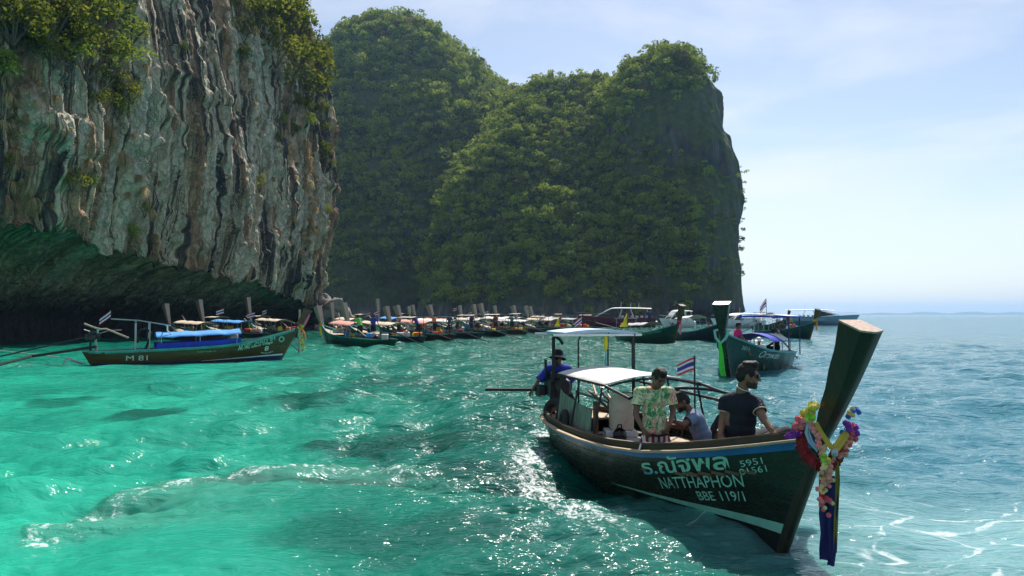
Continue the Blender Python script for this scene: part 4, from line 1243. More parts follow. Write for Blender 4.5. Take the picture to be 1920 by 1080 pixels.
# lettering, starboard side (the side turned to the camera)
hero_bvh_v = [hero_M @ Vector(v.co) for v in hl.data.vertices]
hero_bvh = BVHTree.FromPolygons(hero_bvh_v, [p.vertices for p in hl.data.polygons])
def on_hull(u, v):
    hit = hero_bvh.ray_cast(Vector((0, 0, EYE)), ray(u, v).normalized(), 60)[0]
    q = hero_I @ hit; return q.x - 3.0, q.z
def letter(name, txt, pL, pR, px_h, mat, bold=0.0, shear=0.0):
    (a, b), (c, d) = on_hull(*pL), on_hull(*pR)
    mid = ((pL[0] + pR[0]) / 2, (pL[1] + pR[1]) / 2)
    hgt = on_hull(mid[0], mid[1] - px_h)[1] - on_hull(*mid)[1]
    return hull_text(hero_h, name, txt, a, b, c, d, hgt, -1, mat, hero, bold, shear)
M_thai = NT("thai_name_paint")
_c = M_thai.node("ShaderNodeSeparateXYZ"); M_thai.set(_c.inputs[0], M_thai.coords('Object'))
_z = M_thai.math('SUBTRACT', _c.outputs[2], M_thai.math('MULTIPLY', _c.outputs[0], .12))
M_thai = M_thai.done(M_thai.principled(M_thai.ramp(M_thai.step(_z, .15, .28), [(0, (0.02, 0.17, 0.42)), (1, (0.26, 0.58, 0.44))]), .5))
letter("thai_name", "ธ.ณัฐพล", (1214, 897), (1376, 888), 36, M_thai, .018, .12)
letter("number", "5951", (1391, 876), (1432, 869), 11, M_letter, .0)
letter("number", "01561", (1390, 891), (1440, 884), 11, M_letter, .0)
letter("roman_name", "NATTHAPHON", (1243, 916), (1400, 913), 20, M_letter, .004, .15)
letter("registration", "BBE 119/1", (1313, 938), (1400, 940), 16, M_letter, .004)

# --- canopy amidships: pale sheet on a bent frame, bare frame forward
def at_d(u, v, s, lat):     # boat-frame point at station s and lateral offset whose height matches photo row v at column u
    p = hero_M @ Vector((hx(s), lat, 0)); q = P(u, v, p.y); return Vector((hx(s), lat, q.z))
ZC = 1.20
rows = []
for i in range(25):
    q = i / 24; S = -5.05 + 2.15 * q
    rows.append([Vector((hx(S), (j / 10 * 2 - 1) * .66, ZC + .02 * q + .10 * (1 - (j / 5 - 1) ** 2) - .018 * math.sin(q * math.pi * 4) ** 2 + .004 * math.sin(q * 60 + j))) for j in range(11)])
MB().sheet(rows, (0, 0, -.012)).build("canopy_sheet", M_canvas, hero, angle=80)
def arch(S, wid, z, rise, r, mat, name):
    MB().tube([(hx(S), wid * (k / 8 * 2 - 1), z + rise * (1 - (k / 4 - 1) ** 2)) for k in range(9)], r, 6).build(name, mat, hero)
for S in (-5.05, -4.35, -3.6, -2.9): arch(S, .66, ZC - .02, .10, .014, M_iron, "canopy_bow")
arch(-2.05, .66, ZC - .06, .10, .018, M_iron, "canopy_bow")
for sd_ in (1, -1):
    MB().tube([(hx(-5.1), sd_ * .66, ZC - .02), (hx(-2.9), sd_ * .66, ZC), (hx(-2.05), sd_ * .66, ZC - .07)], .018, 6).build("canopy_rail", M_iron, hero)
    MB().tube([(hx(-5.3), sd_ * .70, ZC - .16), (hx(-1.6), sd_ * .70, ZC - .17)], .02, 6).build("side_rail", M_iron, hero) if sd_ == 1 else None
    for S in ((-4.85, -3.95, -3.0) if sd_ == -1 else (-4.85, -3.95, -3.0, -2.1)):
        g = hero_h.gun(S, sd_, 0, .10)
        MB().tube([g + Vector((0, 0, -.1)), Vector((g.x, sd_ * .66, ZC - .03))], .014, 6).build("canopy_pole", M_iron, hero)

# --- tall rack over the helm
ZR = 1.80
rk = {'x0': hx(-6.35), 'x1': hx(-5.2)}
for x, y, nm in ((hx(-6.15), -.42, "helm_post"), (hx(-6.0), .50, "helm_post"), (hx(-5.2), -.28, "helm_post"), (hx(-5.15), .62, "helm_post")):
    r_ = .030 if (x < hx(-6.1) or y > .6) else .014
    path = [(x, y, .40), (x, y, 1.2), (x, y, ZR - .1), (x + .05, y + (.04 if y < 0 else 0), ZR)]
    MB().tube(path, r_, 8).build(nm, M_iron, hero)
rb = []
for i in range(9):
    q = i / 8; rb.append([Vector((hx(-6.25 + 1.15 * q), (j / 6 * 2 - 1) * .60 + .08, ZR + .02 + .05 * (1 - (j / 3 - 1) ** 2))) for j in range(7)])
MB().sheet(rb, (0, 0, -.05)).build("helm_awning", paint("pale_blue_sheet", (0.40, 0.52, 0.66), .6, .12, 3), hero, angle=80)
for x in (hx(-6.25), hx(-5.1)):
    MB().tube([(x, -.72, ZR - .02), (x, .74, ZR - .02)], .02, 6).build("rack_bar", M_white, hero)
MB().tube([(hx(-6.2), -.42, ZR - .04), (hx(-6.2), -.30, ZR - .12), (hx(-6.2), -.24, ZR - .20)], .025, 6).build("hook", M_iron, hero)

# --- weathered side boards of the engine well, starboard
def board_col(k, n=11):
    q0, q1 = k / n, (k + 1) / n - .006
    s0, s1 = -5.55 + 2.15 * q0, -5.55 + 2.15 * q1
    lo = [hero_h.gun(s, -1, .02, .22) for s in (s0, s1)]
    hi = [Vector((p.x, p.y + .03, 0.93 - .10 * ((s + 5.55) / 2.15))) for p, s in zip(lo, (s0, s1))]
    t = Vector((0, .02, 0)); q = [lo[0], lo[1], hi[1], hi[0]]
    return MB().loft([[p + t for p in q], q])
M_oldgreen = paint("weathered_green_boards", (0.20, 0.27, 0.20), .8, .35, 4, dirt=(0.17, 0.085, 0.04), stretch=(3, 3, .7))
for k in range(11): board_col(k).build("side_board", M_oldgreen, hero, False)
MB().box((hx(-3.38), -.62, .74), (.06, .06, .42), bevel=.008).build("board_post", M_wood, hero)
MB().tube([HL(1094, 797, 10.6), HL(1105, 790, 10.4), HL(1122, 781, 10.2)], .008, 5).build("lanyard", M_black, hero)

# --- motor at the stern, swung round so its bar points out to starboard
xe = hx(-6.28)
eb = MB()
eb.box((xe, -.22, .86), (.34, .40, .30), bevel=.04).box((xe + .02, -.22, 1.06), (.22, .28, .14), bevel=.03).box((xe - .05, -.5, .80), (.18, .16, .2), bevel=.03)
eb.lathe([(.04, -.06), (.13, -.05), (.13, .05), (.04, .06)], (xe + .2, -.2, .9), 12, Matrix.Rotation(R(90), 3, 'Y'))
eb.tube([(xe, -.40, 1.0), (xe + .06, -.44, 1.2), (xe + .06, -.44, 1.34)], .025, 6)
eb.v = [(x, y - .10, z) for x, y, z in eb.v]
eb.build("engine", M_engine, hero)
MB().tube([(xe, -.32, .72), (xe, -.28, .35)], .05, 8).build("engine_mount", M_iron, hero)
MB().tube([(xe, -.10, .80), (xe - .1, -.7, .815), (xe - .15, -1.55, .83)], [.03, .027, .025], 8).build("tiller_bar", M_rubber, hero)
MB().tube([(xe - .2, .1, .75), (xe - 2.2, 1.3, .35), (xe - 3.6, 2.1, .02)], [.03, .027, .022], 8).build("propeller_shaft", M_iron, hero)
# pipes and coils aft of the canopy
for k, (y, z) in enumerate(((.10, .62), (.22, .66), (.34, .60), (.02, .70))):
    MB().tube([(hx(-5.9), y + .1, z + .30 - .06 * k), (hx(-5.4), y, z + .12), (hx(-4.9), y + .08, z - .04)], .02, 6).build("hose", M_wood if k % 2 else M_tan, hero)

# ------------------------------------------------------------------ things carried on it
def tyre(c, rot, R_=.20, r=.075, label="", group=None):
    ring = [Vector((R_ * math.cos(a), R_ * math.sin(a), 0)) for a in np.linspace(0, 2 * math.pi, 25)]
    o = MB().tube(ring, r, 10, False).build("tyre", M_rubber, None); o.location = c; o.rotation_euler = rot
    return tag(o, label, "tyre", group)
tyre(hero_M @ Vector((hx(-5.75), -.52, .50)), (R(82), 0, R(-50)), 0.17, .07, "big black tyre hung at the stern corner below the helmsman")
tyre(hero_M @ Vector((hx(-4.25), -.80, .55)), (R(84), 0, R(-84)), .15, .05, "small black tyre leaning on the weathered green side boards")

bp = hero_M @ Vector((hx(-3.35), -.18, .40)); bp.z = .40
M_barrel = paint("cream_plastic", (0.62, 0.50, 0.40), .5, .12, 3, dirt=(0.50, 0.30, 0.22))
ck = empty("crate", (P(1163, 800, 10.0).x, 10.0, .36)); tag(ck, "low white slatted crate under the cream barrel", "crate")
for k in range(3): MB().box((0, -.17, .03 + .07 * k), (.42, .02, .055), bevel=.004).build("slat", M_white, ck, False); MB().box((0, .17, .03 + .07 * k), (.42, .02, .055), bevel=.004).build("slat", M_white, ck, False)
for k in range(5): MB().box((-.17 + .085 * k, 0, .20), (.075, .36, .02), bevel=.004).build("slat", M_white, ck, False)
br = empty("barrel", (P(1165, 780, 10.05).x, 10.05, .572)); tag(br, "cream plastic barrel with a wide neck standing on the middle deck", "barrel")
MB().lathe([(.001, 0), (.145, 0), (.165, .03), (.168, .22), (.16, .36), (.135, .42), (.118, .435), (.118, .455), (.13, .46), (.13, .485), (.108, .49), (.105, .44), (.001, .43)], n=28, cap=False).build("barrel_body", M_barrel, br, angle=60)
MB().lathe([(.133, .462), (.139, .468), (.139, .482), (.133, .488)], n=28, cap=False).build("rim", M_white, br)

bg = empty("rucksack", (P(1162, 815, 9.7).x, 9.7, .40)); tag(bg, "black rucksack on the deck in front of the cream barrel", "bag")
MB().box((0, 0, .12), (.17, .13, .24), bevel=.055).build("bag_body", M_black, bg, angle=80)
MB().box((0, -.07, .09), (.12, .05, .12), bevel=.02).build("front_pocket", M_rubber, bg)
MB().tube([(-.03, 0, .23), (-.02, 0, .28), (.02, 0, .28), (.03, 0, .23)], .010, 6).build("handle", M_rubber, bg)
cl = MB(); cl.sheet([[Vector((x, y, .012 * math.sin(x * 40) + .01 * math.sin(y * 55))) for x in np.linspace(-.16, .16, 9)] for y in np.linspace(-.12, .12, 7)], (0, 0, -.012))
o = cl.build("towel", paint("pink_red_towel", (0.60, 0.10, 0.12), .9, .25, 9), None, angle=80); o.location = P(1185, 818, 9.5); o.location.z = .415
tag(o, "folded pinkish red towel lying on the deck beside the rucksack", "towel")
um = empty("umbrella", P(1340, 800, 9.2)); um.rotation_euler = (R(12), R(22), 0); tag(um, "furled black umbrella with a pale handle propped at the far gunwale", "umbrella")
MB().lathe([(.006, -.30), (.03, -.22), (.045, 0), (.03, .14), (.012, .17)], n=10).build("furled_canopy", M_rubber, um)
MB().tube([(0, 0, .16), (0, 0, .28), (.02, 0, .33), (.06, 0, .34), (.08, 0, .31)], .013, 8).build("handle", M_ctan, um)
ro = MB().tube([HL(1198, 842, 8.2) + Vector((0, 0, -.02)), HL(1202, 832, 8.25), HL(1209, 829, 8.3), HL(1216, 833, 8.3), HL(1220, 843, 8.3)], .012, 6)
ro.v = [tuple(hero_M @ Vector(v)) for v in ro.v]
tag(ro.build("rope_loop", M_white), "white rope loop standing up behind the gunwale", "rope")

# flags on the helm rack
thai_flag(hero_M @ Vector((hx(-2.35), .30, ZC + .06)), .21, .155, .34, R(4), "Thai flag on a black staff above the canopy behind the man in the floral shirt", droop=.42, below=.9)
def pennant(loc, L, Hh, label, furl=False, pole=.42, polem=None):
    e = empty("pennant", loc, 0); tag(e, label, "flag")
    MB().tube([(0, 0, -.04), (0, 0, pole)], .009, 6).build("staff", polem or M_iron, e)
    if furl:
        MB().lathe([(.004, -.02), (.028, .02), (.035, .10), (.030, .16), (.034, .2), (.01, .26)], (0, -.012, pole - .24), 9).build("cloth", M_yellow, e)
    else:
        rows = []
        for q in np.linspace(0, 1, 8):
            rows.append([Vector((-L * q * k - .05 * math.sin(k * 4) * q, .04 * math.sin(q * 4 + k * 3), pole - .01 - Hh * q)) for k in np.linspace(0, 1, 5)])
        MB().sheet(rows, (0, .006, 0)).build("cloth", M_yellow, e, angle=80)
    return e
def rack_pt(u, d, z): p = P(u, 600, d); return Vector((p.x, d, z))
pennant(rack_pt(1050, 13.4, ZR), .12, .20, "yellow pennant at the left end of the helm awning", pole=.30)
pennant(rack_pt(1177, 12.9, ZR), .17, .24, "yellow triangular pennant flying above the right end of the helm awning", pole=.34)
pennant(P(1136, 708, 12.0), .1, .2, "furled yellow flag on a light blue pole in the middle of the helm awning", True, P(1131, 628, 12.0).z - P(1131, 708, 12.0).z, paint("light_blue_pole", (0.06, 0.36, 0.62), .5, .1))
thai_flag(rack_pt(1092, 13.3, ZR), .13, .12, .30, R(-20), "small Thai flag drooping from the helm awning next to a red float", droop=.9)
o = MB().ell((0, 0, 0), (.035, .035, .04)).build("float", M_red, None); o.location = rack_pt(1097, 13.1, ZR + .10); tag(o, "small red ball float on top of the helm awning", "float")

# --- flower garlands round the prow
def blossom(rd, r=.03):
    """a ruffled paper flower: a ball of folded petals"""
    nu, nv = 14, 8; rings = []
    for i in range(nv + 1):
        th = math.pi * i / nv; ring = []
        for k in range(nu):
            ph = 2 * math.pi * k / nu
            q = r * (.82 + .22 * (1 if (k + i) % 2 else -1) * math.sin(th) + rd.uniform(-.06, .06))
            ring.append(Vector((q * math.sin(th) * math.cos(ph) + 1e-5 * math.cos(ph), q * math.sin(th) * math.sin(ph) + 1e-5 * math.sin(ph), -q * math.cos(th))))
        rings.append(ring)
    return MB().loft(rings, True)
petal = {k: paint("petal_" + k, c, .8, .2, 20, bump=0) for k, c in dict(peach=(.70, .34, .25), coral=(.72, .15, .16), purple=(.26, .04, .36), yellow=(.62, .56, .10), lime=(.35, .75, .08), pink=(.85, .25, .30), blue=(.03, .16, .55), cream=(.75, .66, .30)).items()}
bl = {}
for k, m in petal.items():
    o = blossom(random.Random(1), .030).build("blossom", m, None, False); bl[k] = o.data; bpy.data.objects.remove(o)
gar_c = P(1549, 835, 6.05)
gar = empty("flower_garland", gar_c); tag(gar, "bright artificial flower garland with red and yellow ribbons round the tall prow", "garland")
rdg = random.Random(12)
def flower(u, v, d, k, s=1.0):
    o = link("blossom", bl[k], gar, P(u, v, d) - gar_c); o.scale = (s * .78,) * 3; o.rotation_euler = [rdg.uniform(0, 6) for _ in range(3)]
def row(pts, cols, n, jit=3, s=1.0, d=(6.0, 6.0)):
    n = int(n * 1.7)
    for i in range(n):
        q = i / max(1, n - 1) * (len(pts) - 1); a = int(min(q, len(pts) - 2)); f = q - a
        u = pts[a][0] * (1 - f) + pts[a + 1][0] * f; v = pts[a][1] * (1 - f) + pts[a + 1][1] * f
        dd = d[0] + (d[1] - d[0]) * i / max(1, n - 1)
        flower(u + rdg.gauss(0, jit), v + rdg.gauss(0, jit), dd + rdg.gauss(0, .02), cols[rdg.randrange(len(cols))], s * rdg.uniform(.85, 1.15))
row([(1520, 792), (1527, 812), (1537, 832), (1543, 850)], ["peach", "pink", "peach"], 26, 3, .8, (6.02, 5.86))
row([(1594, 815), (1590, 833), (1578, 850), (1562, 864)], ["peach", "coral", "peach"], 26, 3, .8, (6.0, 5.86))
row([(1538, 842), (1545, 858), (1552, 872)], ["yellow", "lime", "cream"], 14, 3, .85, (5.9, 5.84))
row([(1548, 868), (1549, 886), (1547, 903)], ["yellow", "peach", "cream"], 20, 5, .85, (5.84, 5.84))
row([(1556, 872), (1555, 890), (1553, 906)], ["peach", "pink"], 16, 3, .8, (5.84, 5.84))
row([(1545, 915), (1548, 935), (1540, 945), (1550, 960)], ["pink", "cream", "coral", "peach"], 12, 6, .8, (5.85, 5.85))
row([(1511, 776), (1520, 768), (1532, 762)], ["yellow", "cream", "yellow"], 12, 5, 1.25, (6.08, 6.1))
row([(1494, 797), (1502, 792), (1512, 796)], ["coral", "pink"], 14, 4, 1.2, (6.05, 6.05))
row([(1484, 816), (1490, 818)], ["purple"], 7, 4, 1.1, (6.05, 6.05))
row([(1510, 785), (1524, 784)], ["lime"], 8, 3, 1.0, (6.06, 6.06))
row([(1590, 796), (1600, 806), (1602, 818)], ["purple", "coral", "pink"], 16, 4, 1.1, (6.0, 6.0))
row([(1594, 780), (1598, 768)], ["blue", "cream"], 5, 3, 1.0, (6.08, 6.1))
row([(1588, 806), (1584, 818)], ["pink", "blue"], 8, 4, 1.0, (6.0, 6.0))
def ribbon(pts, wid, mat, name, d=None):
    """flat ribbon through photo points (u, v, distance)"""
    P_ = [P(*p) - gar_c for p in pts]; rows = []
    for i, p in enumerate(P_):
        t = (P_[min(i + 1, len(P_) - 1)] - P_[max(i - 1, 0)]).normalized(); s = t.cross(Vector((0.25, 1, 0))).normalized()
        rows.append([p + s * wid * (k - .5) + Vector((0, .012 * math.sin(k * 9 + i * 1.3) * min(1, wid / .05), 0)) for k in np.linspace(0, 1, 7)])
    MB().sheet(rows, (0, .006, 0)).build(name, mat, gar, angle=80)
# thick dark red tinsel rope hanging to port of the stem head, tied round behind the prow
tp = [P(u, v, d) - gar_c for u, v, d in ((1516, 800, 6.16), (1505, 812, 6.12), (1502, 835, 6.06), (1512, 855, 5.98), (1530, 872, 5.9), (1550, 876, 5.86), (1566, 862, 5.9), (1573, 840, 5.98))]
tq = [tp[int(i)].lerp(tp[min(int(i) + 1, 7)], i - int(i)) for i in np.linspace(0, 7, 64)]
MB().tube(tq, [(.052 if i % 2 else .036) * rdg.uniform(.85, 1.15) for i in range(64)], 9).build("red_tinsel", paint("dark_red_tinsel", (0.24, 0.012, 0.020), .8, .35, 14), gar, angle=20)
ribbon([(1516, 795, 6.0), (1514, 812, 5.99), (1520, 828, 5.97), (1535, 845, 5.9)], .035, paint("grey_blue_ribbon", (0.30, 0.46, 0.55), .7, .1), "ribbon")
ribbon([(1524, 805, 6.04), (1523, 818, 6.03), (1528, 828, 6.0), (1540, 838, 5.93)], .030, M_blue, "ribbon")
ribbon([(1530, 792, 5.97), (1540, 812, 5.93), (1556, 835, 5.85), (1563, 843, 5.82)], .035, paint("mustard_ribbon", (0.45, 0.36, 0.04), .75, .2), "ribbon")
ribbon([(1590, 812, 5.95), (1580, 822, 5.9), (1570, 838, 5.85), (1563, 845, 5.82)], .055, _mats["mustard_ribbon"], "ribbon")
ribbon([(1570, 865, 5.85), (1571, 900, 5.85), (1568, 960, 5.86), (1566, 1036, 5.86)], .028, paint("olive_ribbon", (0.20, 0.19, 0.035), .7, .15), "ribbon")
ribbon([(1541, 880, 5.85), (1541, 920, 5.86), (1541, 950, 5.88)], .035, M_red, "ribbon")
sash_m = paint("deep_blue_sash", (0.010, 0.011, 0.11), .75, .25, 3, stretch=(6, 6, .6))
ribbon([(1551, 893, 5.90), (1554, 930, 5.89), (1551, 965, 5.92), (1553, 1000, 5.90), (1550, 1030, 5.93), (1552, 1050, 5.91)], .115, sash_m, "sash")
ribbon([(1559, 900, 5.87), (1563, 940, 5.86), (1560, 985, 5.88), (1562, 1025, 5.86), (1558, 1061, 5.87)], .06, sash_m, "sash")
MB().ell(P(1565, 849, 5.80) - gar_c, (.028, .015, .034)).build("medal", M_steel, gar)
# ------------------------------------------------------------------ people
def capsule(mb, a, b, ra, rb, n=12):
    a, b = Vector(a), Vector(b); t = b - a; L = t.length
    if L < 1e-5: return mb.ell(a, (ra, ra, ra), None, n, 8)
    t /= L; x = t.orthogonal().normalized(); y = t.cross(x); rings = []
    def ring(c, r): rings.append([c + x * (r * math.cos(2 * math.pi * k / n)) + y * (r * math.sin(2 * math.pi * k / n)) for k in range(n)])
    for q in (-.98, -.8, -.45): ring(a + t * ra * q, ra * math.sqrt(1 - q * q))
    ring(a, ra)
    for f in (.33, .66): ring(a.lerp(b, f), ra + (rb - ra) * f)
    ring(b, rb)
    for q in (.45, .8, .98): ring(b + t * rb * q, rb * math.sqrt(1 - q * q))
    return mb.loft(rings, True)

def fuse(mb, name, mat, parent, voxel, smooth_it=6):
    """one continuous skin over overlapping shapes"""
    me = bpy.data.meshes.new(name + "_raw"); me.from_pydata(mb.v, [], mb.f); me.update()
    o = bpy.data.objects.new(name, me); COL.objects.link(o)
    m = o.modifiers.new("r", 'REMESH'); m.mode = 'VOXEL'; m.voxel_size = voxel; m.use_smooth_shade = True
    s = o.modifiers.new("s", 'SMOOTH'); s.iterations = smooth_it; s.factor = .5
    nm = bpy.data.meshes.new_from_object(o.evaluated_get(bpy.context.evaluated_depsgraph_get()))
    nm.name = name; nm.materials.clear(); nm.materials.append(mat)
    nm.polygons.foreach_set("use_smooth", np.ones(len(nm.polygons), bool))
    o.modifiers.clear(); o.data = nm; bpy.data.meshes.remove(me)
    o.parent = parent
    return o

def basis(fwd, up=(0, 0, 1)):
    f = Vector(fwd).normalized(); r = f.cross(Vector(up)).normalized(); u = r.cross(f)
    return Matrix((r, f, u)).transposed()     # columns: right, forward, up

def head_shapes(mb, c, fwd, k, up=(0, 0, 1)):
    Mh = basis(fwd, up); c = Vector(c); p = lambda x, y, z: c + Mh @ Vector((x * k, y * k, z * k))
    mb.ell(p(0, -.012, .030), (.076 * k, .094 * k, .088 * k), Mh, 18, 12)
    mb.ell(p(0, .026, -.045), (.056 * k, .066 * k, .068 * k), Mh, 16, 10)
    mb.ell(p(0, .064, -.092), (.027 * k, .024 * k, .022 * k), Mh)
    for s in (1, -1):
        mb.ell(p(.076 * s, -.008, -.008), (.013 * k, .022 * k, .034 * k), Mh)
        mb.ell(p(.036 * s, .058, -.025), (.028 * k, .026 * k, .026 * k), Mh)
        mb.ell(p(.032 * s, .077, .026), (.030 * k, .014 * k, .010 * k), Mh)
    capsule(mb, p(0, .084, .018), p(0, .110, -.022), .010 * k, .016 * k, 8)
    for s in (1, -1): mb.ell(p(.013 * s, .098, -.026), (.010 * k, .012 * k, .009 * k), Mh, 8, 6)
    mb.ell(p(0, .086, -.058), (.026 * k, .012 * k, .008 * k), Mh); mb.ell(p(0, .084, -.070), (.022 * k, .012 * k, .008 * k), Mh)
    return Mh, p

def hand_shapes(mb, wrist, direc, palm_n, k, side=1, curl=.5):
    """palm, four unequal bent fingers and a thumb from the side of the palm"""
    d = Vector(direc).normalized(); n = Vector(palm_n); n = (n - d * n.dot(d)).normalized(); s = d.cross(n) * side
    w = Vector(wrist)
    c = w + d * .045 * k
    for q in (-1.2, -.4, .4, 1.2): capsule(mb, w + d * .012 * k + s * q * .014 * k, w + d * .085 * k + s * q * .018 * k, .014 * k, .012 * k, 8)
    for i, (q, L) in enumerate(((1.35, .066), (.45, .076), (-.45, .071), (-1.3, .055))):
        a = w + d * .085 * k + s * q * .019 * k
        b = a + (d * math.cos(curl * .5) + n * math.sin(curl * .5)) * L * .5 * k
        e = b + (d * math.cos(curl * 1.5) + n * math.sin(curl * 1.5)) * L * .55 * k
        capsule(mb, a, b, .0098 * k, .0090 * k, 8); capsule(mb, b, e, .0090 * k, .0075 * k, 8)
    a = w + d * .025 * k + s * .022 * k
    b = a + (d * .6 + s * .75 + n * .25).normalized() * .040 * k; e = b + (d * .9 + s * .3 + n * .35).normalized() * .034 * k
    capsule(mb, a, b, .013 * k, .011 * k, 8); capsule(mb, b, e, .011 * k, .009 * k, 8)

def foot_shapes(mb, ankle, fwd, k):
    f = Vector(fwd).normalized(); a = Vector(ankle)
    capsule(mb, a + Vector((0, 0, -.03 * k)) - f * .035 * k, a + f * .13 * k + Vector((0, 0, -.052 * k)), .036 * k, .026 * k)
    capsule(mb, a, a + f * .05 * k + Vector((0, 0, -.04 * k)), .036 * k, .036 * k)

def figure(name, label, J, k=1.0, skin=None, group=None, voxel=.0085, base=None, hands=True):
    """J: joints in world space -> root, continuous body. Returns root and helpers for clothes"""
    root = empty(name, base if base is not None else J['pelvis']); tag(root, label, "person", group)
    o = Vector(root.location); L = {q: (Vector(v) - o) for q, v in J.items() if q not in ('face', 'up', 'palmL', 'palmR', 'chestf', 'curl')}
    mb = MB()
    Mh, p = head_shapes(mb, L['head'], J['face'], k, J.get('up', (0, 0, 1)))
    capsule(mb, L['neck'], L['head'] + Mh @ Vector((0, -.03 * k, -.05 * k)), .058 * k, .050 * k)
    torso(mb, L, J, k, 0)
    for s in 'LR':
        capsule(mb, L['sh' + s], L['el' + s], .049 * k, .039 * k); capsule(mb, L['el' + s], L['wr' + s], .038 * k, .026 * k)
        d = L['ha' + s] - L['wr' + s]
        if hands: hand_shapes(mb, L['wr' + s], d, J.get('palm' + s, (0, 1, 0)), k, 1 if s == 'L' else -1, J.get('curl', .5))
        else: capsule(mb, L['wr' + s], L['wr' + s] + d.normalized() * .10 * k, .030 * k, .024 * k)
        capsule(mb, L['hip' + s], L['kn' + s], .080 * k, .056 * k); capsule(mb, L['kn' + s], L['an' + s], .054 * k, .036 * k)
        foot_shapes(mb, L['an' + s], L['toe' + s] - L['an' + s], k)
    body = fuse(mb, "body", skin, root, voxel, 4)
    return root, L, Mh, p

def torso(mb, L, J, k, inf):
    """chest, belly and hips as one tapering trunk; inf = how far clothes stand off"""
    ch = Vector(J.get('chestf', (0, -1, 0))); r = (L['shL'] - L['shR']).normalized()
    def slab(c, w, d, h, axis):
        u = axis.normalized(); f = r.cross(u).normalized(); M = Matrix((r, f, u)).transposed()
        mb.ell(c, (w * k + inf, d * k + inf, h * k + inf * .5), M, 18, 12)
    up1 = L['neck'] - L['chest']; up2 = L['chest'] - L['waist']; up3 = L['waist'] - L['pelvis']
    slab(L['chest'], .165, .108, .15, up1); slab(L['chest'].lerp(L['neck'], .5), .135, .085, .10, up1)
    slab(L['waist'].lerp(L['chest'], .5), .150, .105, .14, up2); slab(L['waist'], .148, .110, .13, up2)
    slab(L['pelvis'].lerp(L['waist'], .35), .160, .115, .13, up3); slab(L['pelvis'], .165, .12, .10, up3)
    for s in 'LR':
        capsule(mb, L['neck'].lerp(L['chest'], .25), L['sh' + s], .060 * k + inf, .056 * k + inf)

def shirt(root, L, J, k, mat, sleeve=.62, inf=.014, hem=.0, voxel=.009, name="shirt", flare=.0):
    mb = MB(); torso(mb, L, J, k, inf)
    for s in 'LR':
        e = L['sh' + s].lerp(L['el' + s], sleeve)
        capsule(mb, L['sh' + s], e, (.054 * k + inf), (.050 * k + inf * 1.3 + flare))
    o = fuse(mb, name, mat, root, voxel, 5)
    # cut the round sleeve ends, the neck and the hem clean
    bm = bmesh.new(); bm.from_mesh(o.data)
    def cut(co, no):
        bmesh.ops.bisect_plane(bm, geom=bm.verts[:] + bm.edges[:] + bm.faces[:], plane_co=co, plane_no=no, clear_outer=False)
    kill = []
    for s in 'LR':
        a, b = L['sh' + s], L['el' + s]; d = (b - a).normalized(); e = a.lerp(b, sleeve)
        cut(e, d)
        kill += [v for v in bm.verts if (v.co - e).dot(d) > 1e-4 and ((v.co - e) - d * (v.co - e).dot(d)).length < .10 * k and (v.co - e).dot(d) < .12 * k]
    bmesh.ops.delete(bm, geom=[v for v in set(kill) if v.is_valid], context='VERTS')
    dn = (L['pelvis'] - L['waist']).normalized(); hp = L['pelvis'] + dn * hem
    cut(hp, dn); bmesh.ops.delete(bm, geom=[v for v in bm.verts if (v.co - hp).dot(dn) > 1e-4], context='VERTS')
    # folds
    for v in bm.verts:
        q = v.co; v.co += v.normal * (.006 * k * float(perlin(q.x * 14, q.y * 14, q.z * 7)) + .003 * float(perlin(q.x * 40, q.y * 40, q.z * 16)))
    bmesh.ops.solidify(bm, geom=bm.faces[:], thickness=.004)
    bm.to_mesh(o.data); bm.free(); o.data.polygons.foreach_set("use_smooth", np.ones(len(o.data.polygons), bool))
    return o

def trousers(root, L, J, k, mat, to=.9, inf=.014, name="shorts", voxel=.010):
    mb = MB(); r = (L['hipL'] - L['hipR']).normalized()
    up = (L['waist'] - L['pelvis']).normalized(); f = r.cross(up).normalized(); M = Matrix((r, f, up)).transposed()
    mb.ell(L['pelvis'], (.172 * k + inf * .5, .125 * k + inf * .5, .115 * k), M, 18, 12)
    for s in 'LR':
        if to <= 1: capsule(mb, L['hip' + s], L['hip' + s].lerp(L['kn' + s], to), .088 * k + inf, .066 * k + inf * 1.4)
        else:
            capsule(mb, L['hip' + s], L['kn' + s], .088 * k + inf * .6, .062 * k + inf); capsule(mb, L['kn' + s], L['kn' + s].lerp(L['an' + s], to - 1), .061 * k + inf, .046 * k + inf)
    return fuse(mb, name, mat, root, voxel, 5)

